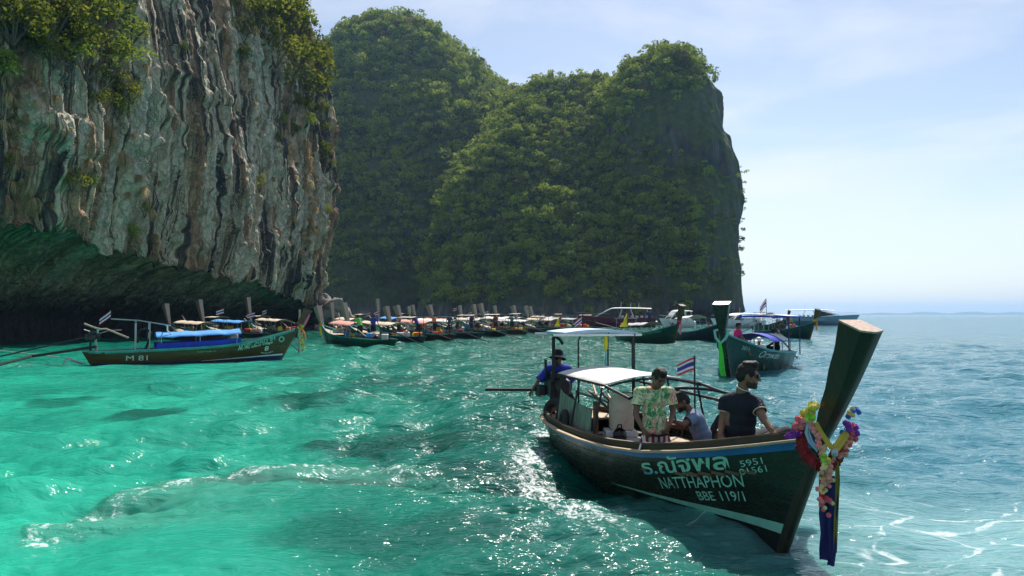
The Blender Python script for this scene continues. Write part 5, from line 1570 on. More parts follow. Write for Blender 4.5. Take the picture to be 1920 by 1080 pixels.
def hair(root, Mh, p, k, mat, top=1.0, quiff=0.0, back=1.0, voxel=.008):
    mb = MB()
    mb.ell(p(0, -.010, .044), (.082 * k, .100 * k, .084 * k * top), Mh, 18, 12)
    mb.ell(p(0, -.062, .0), (.074 * k, .056 * k, .072 * k * back), Mh, 16, 10)
    for s in (1, -1): mb.ell(p(.066 * s, -.016, .022), (.017 * k, .042 * k, .040 * k), Mh)
    if quiff:
        mb.ell(p(.004, .046, .104 + quiff * .35), (.060 * k, .044 * k, .024 * k + quiff * .5 * k), Mh, 14, 10)
        mb.ell(p(0, .0, .112 + quiff * .3), (.066 * k, .07 * k, .024 * k), Mh, 14, 10)
    o = fuse(mb, "hair", mat, root, voxel, 2)
    # keep the forehead and the face clear
    inv = Mh.transposed(); c0 = p(0, 0, 0)
    bm = bmesh.new(); bm.from_mesh(o.data); kill = []
    for v in bm.verts:
        q = inv @ (v.co - c0) / k
        n_ = .006 * float(perlin(q.x * 90, q.y * 40, q.z * 60))
        v.co += v.normal * n_ * k
        if q.y > .058 and q.z < .060: kill.append(v)
    bmesh.ops.delete(bm, geom=kill, context='VERTS'); bm.to_mesh(o.data); bm.free()
    return o

def eyes(root, Mh, p, k):
    for s in (1, -1):
        MB().ell(p(.031 * s, .078, .006), (.013 * k, .008 * k, .006 * k), Mh, 10, 6).build("eye", M_eye, root)
        MB().tube([p(.014 * s, .090, .026), p(.034 * s, .090, .032), p(.052 * s, .078, .026)], .0045 * k, 6).build("eyebrow", M_hair, root)

def skin_mat(name, col):
    t = NT(name); n = t.noise(t.coords(), 9, 4, .6)
    c = t.mix(n, tuple(x * .8 for x in col), tuple(x * 1.15 for x in col))
    s = t.principled(c, .55); s.inputs['Subsurface Weight'].default_value = .08; s.inputs['Subsurface Radius'].default_value = (.01, .004, .002)
    t.l.new(t.bump(t.noise(t.coords(), 60, 3, .6), .12, .004), s.inputs['Normal'])
    return t.done(s)
skin_a = skin_mat("brown_skin", (0.18, 0.085, 0.05)); skin_b = skin_mat("dark_skin", (0.16, 0.08, 0.05)); skin_c = skin_mat("tan_skin", (0.23, 0.11, 0.066))
M_hair = paint("black_hair", (0.007, 0.006, 0.005), .7, .4, 30, stretch=(1, 1, .2))
M_eye = paint("dark_eye", (0.015, 0.012, 0.01), .2, .1, 10)
M_lens = paint("dark_lens", (0.008, 0.008, 0.010), .08, .05, 3, bump=0)

def cloth(name, col, var=.15, weave=140):
    if name in _mats: return _mats[name]
    t = NT(name); co = t.coords()
    c = t.mix(t.noise(co, 6, 4, .6), tuple(x * (1 - var) for x in col), tuple(min(1, x * (1 + var)) for x in col))
    s = t.principled(c, .9); t.l.new(t.bump(t.math('ADD', t.noise(co, 14, 4, .6), t.math('MULTIPLY', t.noise(co, weave, 1, .5), .4)), .5, .012), s.inputs['Normal'])
    _mats[name] = t.done(s); return _mats[name]

# ---- the man in the floral shirt
t = NT("floral_shirt"); co = t.coords()
wv = t.mix(.18, co, t.noise(co, 6, 3, .6, 0, 1), 'ADD')
base_c = (0.72, 0.66, 0.42)
leaf_n = t.noise(t.mapping(wv, (1, 1, .55), (0, R(35), R(20))), 15, 3, .55, 1.4)
leaf_n2 = t.noise(t.mapping(wv, (1, 1, .5), (0, R(-40), 0), (3, 2, 1)), 17, 3, .55, 1.6)
c = t.mix(t.step(leaf_n, .50, .53), base_c, (0.20, 0.42, 0.16))
c = t.mix(t.step(leaf_n2, .53, .56), c, (0.07, 0.26, 0.12))
vor = t.node("ShaderNodeTexVoronoi"); vor.inputs['Scale'].default_value = 7.5; t.set(vor.inputs['Vector'], wv)
fl_n = t.math('ADD', vor.outputs[0], t.math('MULTIPLY', t.noise(co, 26, 3, .6), .25))
c = t.mix(t.step(fl_n, .56, .48), c, (0.72, 0.36, 0.24))
c = t.mix(t.step(fl_n, .42, .34), c, (0.62, 0.20, 0.17))
c = t.mix(t.step(t.math('ADD', fl_n, t.math('MULTIPLY', t.math('SUBTRACT', leaf_n, .5), 1.2)), .31, .22), c, (0.82, 0.62, 0.42))
sf = t.principled(c, .85); t.l.new(t.bump(t.noise(co, 14, 4, .6), .5, .012), sf.inputs['Normal']); M_floral = t.done(sf)
t = NT("striped_shorts"); co = t.coords()
sx_ = t.node("ShaderNodeSeparateXYZ"); t.set(sx_.inputs[0], co)
w = t.math('SINE', t.math('MULTIPLY', t.math('ADD', sx_.outputs[0], t.math('MULTIPLY', sx_.outputs[2], .04)), 95.0))
M_striped = t.done(t.principled(t.mix(t.step(w, -.15, .15), (0.70, 0.68, 0.66), (0.26, 0.03, 0.04)), .85))
d0 = 8.7
J = dict(head=P(1236, 708, 8.56), face=(.32, -.80, -.62), neck=P(1228, 729, 8.72), chest=P(1226, 752, 8.74), waist=P(1228, 790, 8.72), pelvis=P(1229, 818, 8.72),
         shL=P(1256, 735, 8.74), shR=P(1198, 735, 8.68), elL=P(1262, 774, 8.74), elR=P(1192, 778, 8.62), wrL=P(1256, 797, 8.54), wrR=P(1204, 802, 8.50),
         haL=P(1246, 812, 8.50), haR=P(1214, 815, 8.46), palmL=(-.6, .8, 0), palmR=(.6, .8, 0), curl=.7)
J['hipL'] = J['pelvis'] + Vector((.09, .02, -.06)); J['hipR'] = J['pelvis'] + Vector((-.09, -.02, -.06))
for s, x in (('L', .11), ('R', -.11)):
    J['kn' + s] = J['pelvis'] + Vector((x, -.06, -.42)); J['an' + s] = Vector((J['pelvis'].x + x, J['pelvis'].y + .04, .08)); J['toe' + s] = J['an' + s] + Vector((x * .3, -.2, 0))
pr, L, Mh, hp = figure("person", "standing man in a green and pink floral shirt and striped shorts, head bowed", J, .92, skin_a)
shirt(pr, L, J, .92, M_floral, .58, .014, -.03, flare=.008)
trousers(pr, L, J, .92, M_striped, .85, .016)
hair(pr, Mh, hp, .92, M_hair, 1.0, .012); eyes(pr, Mh, hp, .92)
cm = MB()
for s in (1, -1): cm.sheet([[L['neck'] + Vector((s * .008 + .02, -.065, -.035)), L['neck'] + Vector((s * .05 + .01, -.06, -.05)), L['neck'] + Vector((s * .075, -.01, .01))], [L['neck'] + Vector((s * .030 + .02, -.045, .035)), L['neck'] + Vector((s * .055 + .01, -.04, .03)), L['neck'] + Vector((s * .06, .01, .045))]], (0, .004, 0))
cm.build("collar", M_floral, pr)
MB().tube([L['pelvis'] + Vector((-.12, -.13, .045)), L['pelvis'] + Vector((0, -.155, .03)), L['pelvis'] + Vector((.12, -.13, .045))], .016, 6).build("waistband", M_black, pr)

# ---- the man in the navy polo, seated on the foredeck
t = NT("navy_polo"); co = t.coords()
t_sx = t.node("ShaderNodeSeparateXYZ"); t.set(t_sx.inputs[0], co)
vd = t.node("ShaderNodeTexVoronoi"); vd.inputs['Scale'].default_value = 30; vd.inputs['Randomness'].default_value = .5; t.set(vd.inputs['Vector'], co)
dots = t.math('MULTIPLY', t.step(vd.outputs[0], .20, .14), t.math('MULTIPLY', t.step(t_sx.outputs[0], .125, .14), t.step(t_sx.outputs[2], .24, .28)))
sp = t.principled(t.mix(dots, (0.006, 0.008, 0.018), (0.5, 0.52, 0.56)), .85); t.l.new(t.bump(t.noise(co, 13, 4, .6), .6, .014), sp.inputs['Normal']); M_polo = t.done(sp)
J = dict(head=P(1403, 705, 7.42), face=(.93, -.28, -.10), neck=P(1390, 737, 7.48), chest=P(1389, 766, 7.50), waist=P(1386, 806, 7.50), pelvis=P(1388, 842, 7.52),
         shL=P(1361, 752, 7.58), shR=P(1419, 757, 7.38), elL=P(1355, 790, 7.56), elR=P(1431, 785, 7.24), wrL=P(1351, 815, 7.44), wrR=P(1446, 806, 7.12),
         haL=P(1351, 829, 7.40), haR=P(1456, 818, 7.06), palmL=(.3, .2, -1), palmR=(.1, .2, -1), curl=.35)
J['hipL'] = J['pelvis'] + Vector((-.06, .10, -.02)); J['hipR'] = J['pelvis'] + Vector((.10, .02, -.02))
J['knL'] = P(1452, 812, 7.95); J['knR'] = P(1474, 814, 7.62); J['anL'] = P(1460, 862, 8.05); J['anR'] = P(1490, 868, 7.7); J['toeL'] = J['anL'] + Vector((.2, .08, 0)); J['toeR'] = J['anR'] + Vector((.2, .05, 0))
pr, L, Mh, hp = figure("person", "seated man in a dark navy polo and sunglasses turned away on the foredeck", J, 1.04, skin_c)
shirt(pr, L, J, 1.04, M_polo, .52, .012, .08)
trousers(pr, L, J, 1.04, cloth("black_patterned_shorts", (0.018, 0.018, 0.022), .5), 1.0, .012)
hair(pr, Mh, hp, 1.04, M_hair, 1.0, .030); eyes(pr, Mh, hp, 1.04)
for s in (1, -1):
    MB().ell(hp(.033 * s, .093, .006), (.030 * 1.04, .007, .022), Mh, 14, 8).build("sunglass_lens", M_lens, pr)
    MB().tube([hp(.058 * s, .088, .012), hp(.080 * s, .04, .012), hp(.084 * s, -.01, .008)], .004, 6).build("sunglass_arm", M_lens, pr)
MB().tube([hp(-.01, .104, .012), hp(.01, .104, .012)], .004, 6).build("sunglass_bridge", M_lens, pr)
def beard(root, Mh, p, k, mat):
    mb = MB(); mb.ell(p(0, .030, -.062), (.060 * k, .068 * k, .056 * k), Mh, 16, 10); mb.ell(p(0, .066, -.094), (.030 * k, .028 * k, .026 * k), Mh)
    o = fuse(mb, "beard", mat, root, .007, 2); inv = Mh.transposed(); c0 = p(0, 0, 0)
    bm = bmesh.new(); bm.from_mesh(o.data)
    bmesh.ops.delete(bm, geom=[v for v in bm.verts if (lambda q: q.z > -.052 + .25 * max(0, .03 - q.y) or (q.y > .075 and q.z > -.078 and abs(q.x) < .028))(inv @ (v.co - c0) / k)], context='VERTS')
    bm.to_mesh(o.data); bm.free(); return o
M_stub = paint("short_beard", (0.045, 0.024, 0.016), .8, .4, 40)
beard(pr, Mh, hp, 1.04, M_stub)
def band_ring(a, b, f, r, mat, name, root, th=.006):
    d = (b - a).normalized(); x = d.orthogonal().normalized(); y = d.cross(x); c = a.lerp(b, f)
    MB().tube([c + x * r * math.cos(q) + y * r * math.sin(q) for q in np.linspace(0, 2 * math.pi, 21)], th, 6, False).build(name, mat, root)
for s in 'LR': band_ring(L['sh' + s], L['el' + s], .52, .066, M_ctan, "sleeve_edge", pr)
band_ring(L['neck'], L['head'], .30, .066, M_white, "collar_edge", pr, .004)

# ---- the man in the grey-blue tee, bent over to the left
J = dict(head=P(1277, 753, 8.90), face=(-.88, -.20, -.42), up=(-.4, 0, 1), neck=P(1296, 772, 8.94), chest=P(1305, 790, 8.95), waist=P(1316, 815, 8.96), pelvis=P(1320, 840, 8.98),
         shL=P(1302, 784, 8.78), shR=P(1299, 783, 9.12), elL=P(1281, 796, 8.68), elR=P(1276, 800, 9.14), wrL=P(1262, 790, 8.72), wrR=P(1256, 798, 9.02),
         haL=P(1251, 790, 8.74), haR=P(1246, 800, 8.98), palmL=(0, .5, -1), palmR=(0, .3, -1), curl=.6)
J['hipL'] = J['pelvis'] + Vector((-.02, -.09, -.04)); J['hipR'] = J['pelvis'] + Vector((-.02, .09, -.04))
for s, y in (('L', -.14), ('R', .14)):
    J['kn' + s] = J['pelvis'] + Vector((-.36, y, -.02)); J['an' + s] = Vector((J['pelvis'].x - .32, J['pelvis'].y + y, .12)); J['toe' + s] = J['an' + s] + Vector((-.2, 0, 0))
pr, L, Mh, hp = figure("person", "bearded man in a grey blue tee crouching behind the man in the floral shirt", J, .94, skin_a)
shirt(pr, L, J, .94, cloth("grey_blue_tee", (0.17, 0.22, 0.33), .12), .60, .014, .02)
trousers(pr, L, J, .94, cloth("red_shorts", (0.40, 0.03, 0.05), .2), .9, .012)
hair(pr, Mh, hp, .94, M_hair, 1.05, .006, 1.1); eyes(pr, Mh, hp, .94); beard(pr, Mh, hp, .94, M_hair)

# ---- the helmsman
J = dict(head=P(1046, 670, 12.85), face=(.45, .85, -.28), neck=P(1048, 685, 12.95), chest=P(1046, 701, 12.98), waist=P(1050, 721, 12.98), pelvis=P(1053, 735, 12.98),
         shL=P(1029, 692, 12.94), shR=P(1064, 692, 13.06), elL=P(1011, 713, 12.88), elR=P(1071, 714, 13.15), wrL=P(998, 731, 12.86), wrR=P(1070, 730, 13.28),
         haL=P(994, 738, 12.86), haR=P(1062, 734, 13.34), palmL=(.6, .4, 0), palmR=(-.6, .4, 0), curl=1.1)
J['hipL'] = J['pelvis'] + Vector((-.09, -.02, -.03)); J['hipR'] = J['pelvis'] + Vector((.09, .0, -.03))
J['knL'] = P(1038, 748, 12.64); J['knR'] = P(1072, 751, 12.95); J['anL'] = P(1039, 765, 12.72); J['anR'] = P(1074, 766, 13.0)
J['toeL'] = J['anL'] + Vector((-.15, -.15, 0)); J['toeR'] = J['anR'] + Vector((.08, -.15, 0))
pr, L, Mh, hp = figure("person", "helmsman in a royal blue shirt and dark bucket hat leaning over the motor", J, .94, skin_b)
shirt(pr, L, J, .94, cloth("royal_blue_shirt", (0.020, 0.032, 0.36), .2), .98, .026, .10)
trousers(pr, L, J, .94, cloth("dark_trousers", (0.014, 0.014, 0.022), .3), 1.25, .014, "trousers")
mbh = MB(); c_ = hp(0, -.005, .062)
mbh.lathe([(.001, .085), (.055, .082), (.080, .060), (.090, .0), (.094, -.02), (.150, -.075), (.146, -.08), (.088, -.028)], c_, 20, Mh, False).build("bucket_hat", cloth("dark_hat", (0.016, 0.018, 0.030), .2), pr)
hair(pr, Mh, hp, .94, M_hair)

# ---- small figures on the boats farther off
def small_person(loc, pose, top, bottom, label, rz=0.0, k=1.0, hat=None, skin=None, group=None):
    """pose: stand, sit or lean; built at the feet (or seat) in a local frame facing +Y, then turned"""
    Rz = Matrix.Rotation(rz, 3, 'Z'); b = Vector(loc)
    z0 = {'stand': .92, 'lean': .90, 'sit': .12}[pose]
    lean = {'stand': .03, 'lean': .26, 'sit': .06}[pose]
    g = lambda x, y, z: b + Rz @ (Vector((x, y, z)) * k)
    J = dict(pelvis=g(0, 0, z0), waist=g(0, lean * .35, z0 + .16), chest=g(0, lean * .8, z0 + .34), neck=g(0, lean, z0 + .50), head=g(0, lean * 1.25 + .03, z0 + .64),
             face=Rz @ Vector((.1, 1, -.15)), shL=g(-.18, lean, z0 + .45), shR=g(.18, lean, z0 + .45), hipL=g(-.09, 0, z0 - .04), hipR=g(.09, 0, z0 - .04))
    if pose == 'sit':
        J.update(knL=g(-.13, .40, z0 + .02), knR=g(.13, .40, z0 + .02), anL=g(-.13, .42, z0 - .36), anR=g(.13, .42, z0 - .36), elL=g(-.25, .10, z0 + .22), elR=g(.25, .10, z0 + .22), wrL=g(-.16, .30, z0 + .12), wrR=g(.16, .30, z0 + .12), haL=g(-.12, .38, z0 + .1), haR=g(.12, .38, z0 + .1))
    else:
        J.update(knL=g(-.11, .05, .48), knR=g(.11, .02, .48), anL=g(-.12, 0, .08), anR=g(.12, -.03, .08), elL=g(-.26, lean + .04, z0 + .2), elR=g(.26, lean + .1, z0 + .2), wrL=g(-.22, lean + .2, z0 + .02), wrR=g(.2, lean + .28, z0 + .1), haL=g(-.2, lean + .26, z0 - .04), haR=g(.18, lean + .36, z0 + .1))
    for s in 'LR': J['toe' + s] = J['an' + s] + Rz @ Vector((0, .2, 0))
    pr, L, Mh, hp = figure("person", label, J, k, skin or skin_b, group, .024, b, False)
    shirt(pr, L, J, k, top, .6, .016, .02, .024)
    trousers(pr, L, J, k, bottom, .9 if pose == 'sit' else 1.0, .012, "shorts", .024)
    if hat: MB().lathe([(.001, .10), (.06, .09), (.095, .02), (.10, 0), (.16, -.02), (.155, -.03), (.09, -.01)], hp(0, 0, .06), 12, Mh, False).build("hat", hat, pr)
    else: hair(pr, Mh, hp, k, M_hair, voxel=.02)
    return pr
# ------------------------------------------------------------------ the other boats
def head_to(a, b): d = (Vector(b) - Vector(a)); d.z = 0; return d.normalized()
def place(bow, stern, scale_len=7.0):
    """boat centre and heading from the water points under stem and stern; and the length factor"""
    d = bow - stern; return d.normalized(), d.length

# M 81, broadside on the left
bow, st = W(527, 674), W(172, 684)
hd = (bow - st).normalized(); Lh = (bow - st).length
sxm = Lh / 6.3
cen = bow - hd * 3.0 * sxm; cen.z = 0
m81, h81 = longtail(cen, hd, "brown varnished longtail boat with blue canopy, lettered M 81, broadside on the left", None, "longtail_boat", sxm, 1.05, 1.30, M_varnish, M_teal, M_navy,
                    M_cblue, 1.14, .80, (-4.35, -1.55), False, None, (1.0, 2.35), M_wood, (), shaft=4.9, drop=1.15, side_cloth=M_croyal, seed=1)
hull_band(h81, -2.9, 0.08, lambda S, zg: 0.052 + 0.035 * np.maximum(S + 3, 0), lambda S, zg: 0.060 + 0.050 * np.maximum(S + 3, 0), -1, .008, 30).build("white_line", M_white, m81)
hull_band(h81, -6.4, 0.5, lambda S, zg: zg - .05, lambda S, zg: zg - .012, -1, .006, 40).build("gunwale_stripe", M_teal, m81)
h_ = h81
hull_text(h_, "boat_number", "M 81", -5.28, .13, -4.62, .13, .165, -1, M_letterw, m81, 0)
hull_text(h_, "thai_name", "มาลีชวนน่า 81", -1.62, .46, -.28, .72, .17, -1, M_letter, m81, .03)
hull_text(h_, "village_name", "Phi Phi Island Village", -1.66, .34, -.36, .575, .115, -1, M_letterw, m81, .015, .25)
hull_text(h_, "group_number", "8", -.66, .32, -.50, .345, .17, -1, M_letterw, m81, .03)
hull_text(h_, "small_print", "Sunset Transfer Co", -3.05, .35, -2.42, .36, .05, -1, M_letter, m81)
def disc(h, S, Z, r, side, mat, out, n=24, petals=0):
    a = np.linspace(0, 2 * np.pi, n, endpoint=False); rr = r * (1 + (.16 * np.cos(a * petals) if petals else 0))
    X = h.at(np.append(S + rr * np.cos(a) / h.sx * h.sz, S), np.append(Z + rr * np.sin(a), Z), side, out)
    return MB().add(X, [((i + 1) % n, i, n) if side == 1 else (i, (i + 1) % n, n) for i in range(n)])
disc(h_, -.02, .735, .105, -1, M_letter, .006, 48, 12).build("flower_emblem", M_letter, m81, False)
disc(h_, -.02, .735, .062, -1, M_dkgreen, .009).build("emblem_centre", M_dkgreen, m81, False)
S_a = np.linspace(-.80, -.32, 14); zz = .235 + .045 * ((S_a + .56) / .24) ** 2 + .06 * (S_a + .56)
X = np.concatenate([h_.at(S_a, zz, -1, .006), h_.at(S_a, zz + .032 + .01 * np.sin(S_a * 40), -1, .006)])
MB().add(X, strip_faces(14)).build("scroll_emblem", M_letter, m81, False)
# its open tubular stern frame
fx = lambda s: (s + 3) * sxm
for x, y in ((fx(-4.98), .5), (fx(-4.98), -.5), (fx(-4.55), .5), (fx(-4.55), -.5)):
    MB().tube([(x, y, .4), (x, y, 1.75)], .022, 6).build("frame_pole", M_steel, m81)
MB().tube([(fx(-5.75), 0, 1.92), (fx(-4.9), 0, 1.85), (fx(-3.85), 0, 1.62)], .03, 6).build("frame_beam", M_steel, m81)
MB().tube([(fx(-4.0), -.5, 1.62), (fx(-4.0), .5, 1.62)], .025, 6).tube([(fx(-4.98), -.55, 1.80), (fx(-4.98), .55, 1.80)], .02, 6).tube([(fx(-4.55), -.55, 1.73), (fx(-4.55), .55, 1.73)], .02, 6).build("frame_crossbar", M_steel, m81)
MB().tube([(fx(-4.0), -.5, 1.62), (fx(-4.0), -.55, 1.4), (fx(-3.8), -.45, 1.2)], .03, 6).build("hanging_cloth", M_white, m81)
MB().tube([(fx(-4.9), -.2, .9), (fx(-4.95), -.25, 1.2), (fx(-4.85), -.2, 1.45), (fx(-4.65), -.15, 1.5), (fx(-4.5), -.1, 1.3), (fx(-4.55), -.1, 1.0), (fx(-4.7), -.1, .5)], .05, 8).build("hose_coil", M_rubber, m81)
wl_ = lambda s, y, z: Matrix.Translation(cen) @ Matrix.Rotation(math.atan2(hd.y, hd.x), 4, 'Z') @ Vector((fx(s), y, z))
thai_flag(wl_(-5.75, 0, 1.90), .42, .30, .42, R(15), "small Thai flag on the end of the tubular frame of boat M 81", droop=.9)
MB().tube([(fx(-6.15), .1, .35), (fx(-6.2), .05, 1.0), (fx(-6.12), 0, 1.55)], .05, 8).build("rudder_post", M_steel, m81)
MB().tube([(fx(-6.55), 0, 1.72), (fx(-6.1), 0, 1.48), (fx(-5.9), 0, 1.5), (fx(-5.2), 0, 1.1)], .04, 8).build("steering_arm", M_greywood, m81)
MB().tube([(fx(-6.6), 0, .05), (fx(-7.1), .05, .3), (fx(-7.1), .1, .05)], .03, 6).tube([(fx(-6.5), -.2, .05), (fx(-7.0), -.15, .32), (fx(-7.15), -.1, .05)], .03, 6).build("boarding_ladder", M_steel, m81)
MB().box((fx(-1.75), 0, 1.02), (.35, .9, .38), bevel=.04).build("cabin_box", M_ctan, m81)
rdm = random.Random(6)
g81 = empty("flower_garland", wl_(.72, 0, 1.25)); tag(g81, "bunch of bright sashes and flowers tied round the prow of boat M 81", "garland")
for k in range(24):
    q = k / 23; c = ["coral", "pink", "yellow", "lime", "peach", "cream"][k % 6]
    o = link("blossom", bl[c], g81, (rdm.gauss(.02 + .16 * q, .06), rdm.gauss(-.12, .05), .40 - 1.25 * q + rdm.gauss(0, .04))); o.scale = (2.3,) * 3
MB().tube([(.0, -.09, .3), (.2, -.12, .0), (.3, -.1, -.35)], [.06, .05, .03], 7).build("sash", M_orange, g81)
MB().tube([(.0, -.10, .15), (-.05, -.14, -.15), (.1, -.12, -.4)], [.06, .05, .04], 7).build("sash", M_mint, g81)
MB().tube([(.08, 0, .2), (.28, 0, .55), (.42, 0, .85)], [.05, .06, .04], 7).build("sash", M_pink, g81)
mpb = W(561, 660)
mp = MB().tube([mpb + Vector((0, 0, q)) for q in (-.6, 0, 2.4)], [.07, .07, .055], 9)
tag(mp.build("mooring_post", M_greywood), "thin pale mooring post standing in the water by the prow of boat M 81", "post")
def rope(label, pts, r, mat):
    tag(MB().tube(pts, r, 6).build("mooring_rope", mat), label, "rope")
rope("long dark pole slanting into the water behind boat M 81", [W(-40, 694, .02), P(60, 668, 31.5), P(180, 650, 31.0)], .06, M_iron)
rope("thin pale mooring line crossing the shallows at the left edge", [P(-30, 654, 36), P(70, 665, 34.5), P(112, 670, 33.5) ], .025, M_rope)
rope("dark mooring line from boat M 81 to the pale post", [wl_(.35, 0, .7), W(561, 658, .35)], .02, M_iron)

# boats nosed in to the beach, sterns towards us
FL = "longtail boats moored along the beach"
pal = [M_dkgreen, M_dkblue, M_varnish, M_dkred, M_green]
cans = [M_ctan, M_canvas, M_cgrey, M_cpink, M_canvas, M_ctan, M_cblue]
canw = {M_ctan.name: "cream", M_canvas.name: "white", M_cgrey.name: "grey", M_cpink.name: "salmon pink", M_cblue.name: "blue"}
hulw = {M_dkgreen.name: "bottle green", M_dkblue.name: "dark blue", M_varnish.name: "brown", M_dkred.name: "oxblood", M_green.name: "black green"}
sas = [(M_red, M_pink), (M_orange, M_yellow), (M_lime, M_yellow), (M_red, M_white), (M_pink, M_orange)]
def berth(u, v, hdx, hull, can, label, L=9.5, prowz=2.5, shaft=5.2, rear=True, rear_m=None, seed=0, engine=True, crng=(-4.6, -1.2), sash=None, rng_s=None):
    s = W(u, v); hd_ = Vector((hdx[0], hdx[1], 0)).normalized(); k = L / 7.17
    c = s + hd_ * (6.6 - 3.0) * k; c.z = 0
    return longtail(c, hd_, label, FL, "longtail_boat", k, 1.12, 1.2, hull, None, None, can, 1.30 + .07 * (seed % 5), .85, crng, rear, rear_m, (1.22, prowz), M_greywood, sash or sas[seed % 5], shaft=shaft, swing=0, seed=seed, engine=engine, prow_w=((.2, .16), (.5, .36)), clutter=14)
green1, hg1 = berth(735, 653, (-.60, .80), M_dkgreen, M_cpink, "long bottle green longtail with a salmon awning, nearest of the moored row", 11.0, 2.7, 5.5, False, None, 11, True, (-3.6, -1.4))
row_ = [(792, 645, M_dkblue, M_ctan, "dark blue longtail with cream awning and a blue-shirted boatman beside the bottle green one"),
        (848, 640, M_dkred, M_cpink, "oxblood longtail with salmon awning and red side cloths in the moored row"),
        (902, 636, M_dkblue, M_canvas, "dark longtail with white awning, its shaft reaching to the wash mid-row"),
        (948, 631, M_green, M_ctan, "black green longtail with cream awning and two slanting prows behind it"),
        (985, 628, M_varnish, M_canvas, "brown longtail with white awning just left of the yellow pennant"),
        (1030, 626, M_dkblue, M_canvas, "dark blue longtail with white awning behind the yellow pennant"),
        (1075, 623, M_dkgreen, M_ctan, "bottle green longtail with cream awning behind the small drooping Thai flag"),
        (1118, 621, M_dkred, M_cgrey, "oxblood longtail with grey awning moored left of the red speedboat")]
rr = random.Random(3)
for i, (u, v, hm_, cm_, lb) in enumerate(row_):
    berth(u, v, (-.60 + rr.uniform(-.22, .16), .80), hm_, cm_, lb, rr.uniform(9, 11.5), 3.0 + rr.uniform(-.25, .5), 5.5, True, (M_ctan, None, M_greywood, M_ctan, M_cgrey)[i % 5], 20 + i)
back_ = [(420, 640, M_dkred, M_ctan, "cream-roofed longtail behind boat M 81, prow wound with red cloth", (-.5, .4)), (500, 637, M_dkblue, M_cblue, "longtail with a pale blue awning behind the bow of boat M 81", (-.5, .4)),
         (560, 632, M_varnish, M_ctan, "brown longtail with cream awning just behind the pale mooring post", (-.5, .5)),
         (690, 631, M_dkblue, M_ctan, "second-row longtail with cream awning behind the bottle green boat", None), (765, 627, M_dkred, M_cblue, "second-row longtail with a bright blue awning by the dark cliff foot", None),
         (815, 624, M_dkgreen, M_canvas, "second-row longtail with white awning left of the oxblood one", None), (868, 621, M_varnish, M_cpink, "second-row brown longtail with salmon awning mid-row", None),
         (925, 618, M_dkblue, M_cgrey, "second-row longtail with grey awning and a tall tilted prow", None), (1000, 616, M_dkred, M_ctan, "second-row oxblood longtail with cream awning under the dark hill", None),
         (1060, 614, M_green, M_canvas, "second-row longtail with white awning left of the red speedboat's bow", None)]
for i, (u, v, hm_, cm_, lb, hd_) in enumerate(back_):
    berth(u, v, hd_ or (-.58 + rr.uniform(-.25, .22), .80), hm_, cm_, lb, rr.uniform(8, 10.5), 3.35 + rr.uniform(-.4, .6), 4.5, i % 4 != 2, (M_ctan, M_greywood, None)[i % 3], 40 + i)

# flags flown from the moored boats
rf = random.Random(15)
for i, (u, v, d) in enumerate(((420, 588, 54), (500, 588, 58), (478, 594, 57), (695, 592, 66), (712, 590, 66), (857, 582, 80), (885, 590, 90), (906, 590, 92), (916, 588, 93), (974, 592, 96), (1022, 592, 110))):
    q = P(u, v, d)
    thai_flag((q.x, q.y, q.z - .5), .55, .38, .9, R(rf.uniform(-40, 40)), "small Thai flag flying over the moored longtails", "flags over the moored boats", droop=.35, below=1.2)

# boatmen standing on the moored boats
dk = cloth("dark_shorts", (0.02, 0.02, 0.03))
men = [(675, 640, 50, cloth("lime_shirt", (0.15, 0.50, 0.10)), "lean", "boatman in a lime green shirt on the bottle green longtail", .6), (700, 640, 51, cloth("boat_blue_shirt", (0.03, 0.05, 0.32)), "stand", "boatman in a deep blue shirt standing at the stern of the bottle green longtail", -.4),
       (783, 636, 57, cloth("indigo_shirt", (0.03, 0.04, 0.22)), "lean", "boatman in an indigo shirt bending over his motor on the dark blue longtail", .9), (843, 632, 62, cloth("slate_shirt", (0.05, 0.07, 0.10)), "stand", "boatman in a slate shirt standing on the oxblood longtail", .2),
       (884, 630, 68, cloth("navy_shirt", (0.02, 0.03, 0.09)), "stand", "boatman in a navy shirt standing by the dark awning pole mid-row", -.6), (858, 628, 70, cloth("charcoal_shirt", (0.04, 0.04, 0.05)), "lean", "boatman in charcoal leaning over a tiller mid-row", 1.2)]
men += [(930, 622, 75, cloth("brick_shirt", (0.30, 0.05, 0.04)), "stand", "boatman in a brick red shirt near the left yellow pennant", .5), (1012, 620, 84, cloth("white_shirt", (0.6, 0.6, 0.6)), "lean", "boatman in a white shirt bending on the boats behind the left yellow pennant", -.7), (748, 636, 58, cloth("grey_shirt", (0.2, 0.2, 0.22)), "stand", "boatman in a grey shirt between the first two moored boats", 2.4)]
men += [(815, 634, 62, cloth('orange_shirt', (0.55, 0.16, 0.04)), 'stand', 'boatman in an orange shirt on the dark blue longtail beside the oxblood one', 1.0), (960, 622, 78, cloth('teal_shirt', (0.03, 0.22, 0.24)), 'lean', 'boatman in a teal shirt over a motor left of the yellow pennant', .3), (1050, 616, 96, cloth('pink_shirt', (0.5, 0.15, 0.2)), 'stand', 'boatman in a pink shirt right of the left yellow pennant', -.9), (1082, 614, 100, cloth('olive_shirt', (0.12, 0.13, 0.05)), 'stand', 'boatman in an olive shirt behind the drooping Thai flag', .9)]
for u, v, d, top, pose, lb, rz in men:
    q = P(u, v, d); small_person((q.x, d, .45), pose, top, dk, lb, rz, 1.0, None, skin_b)

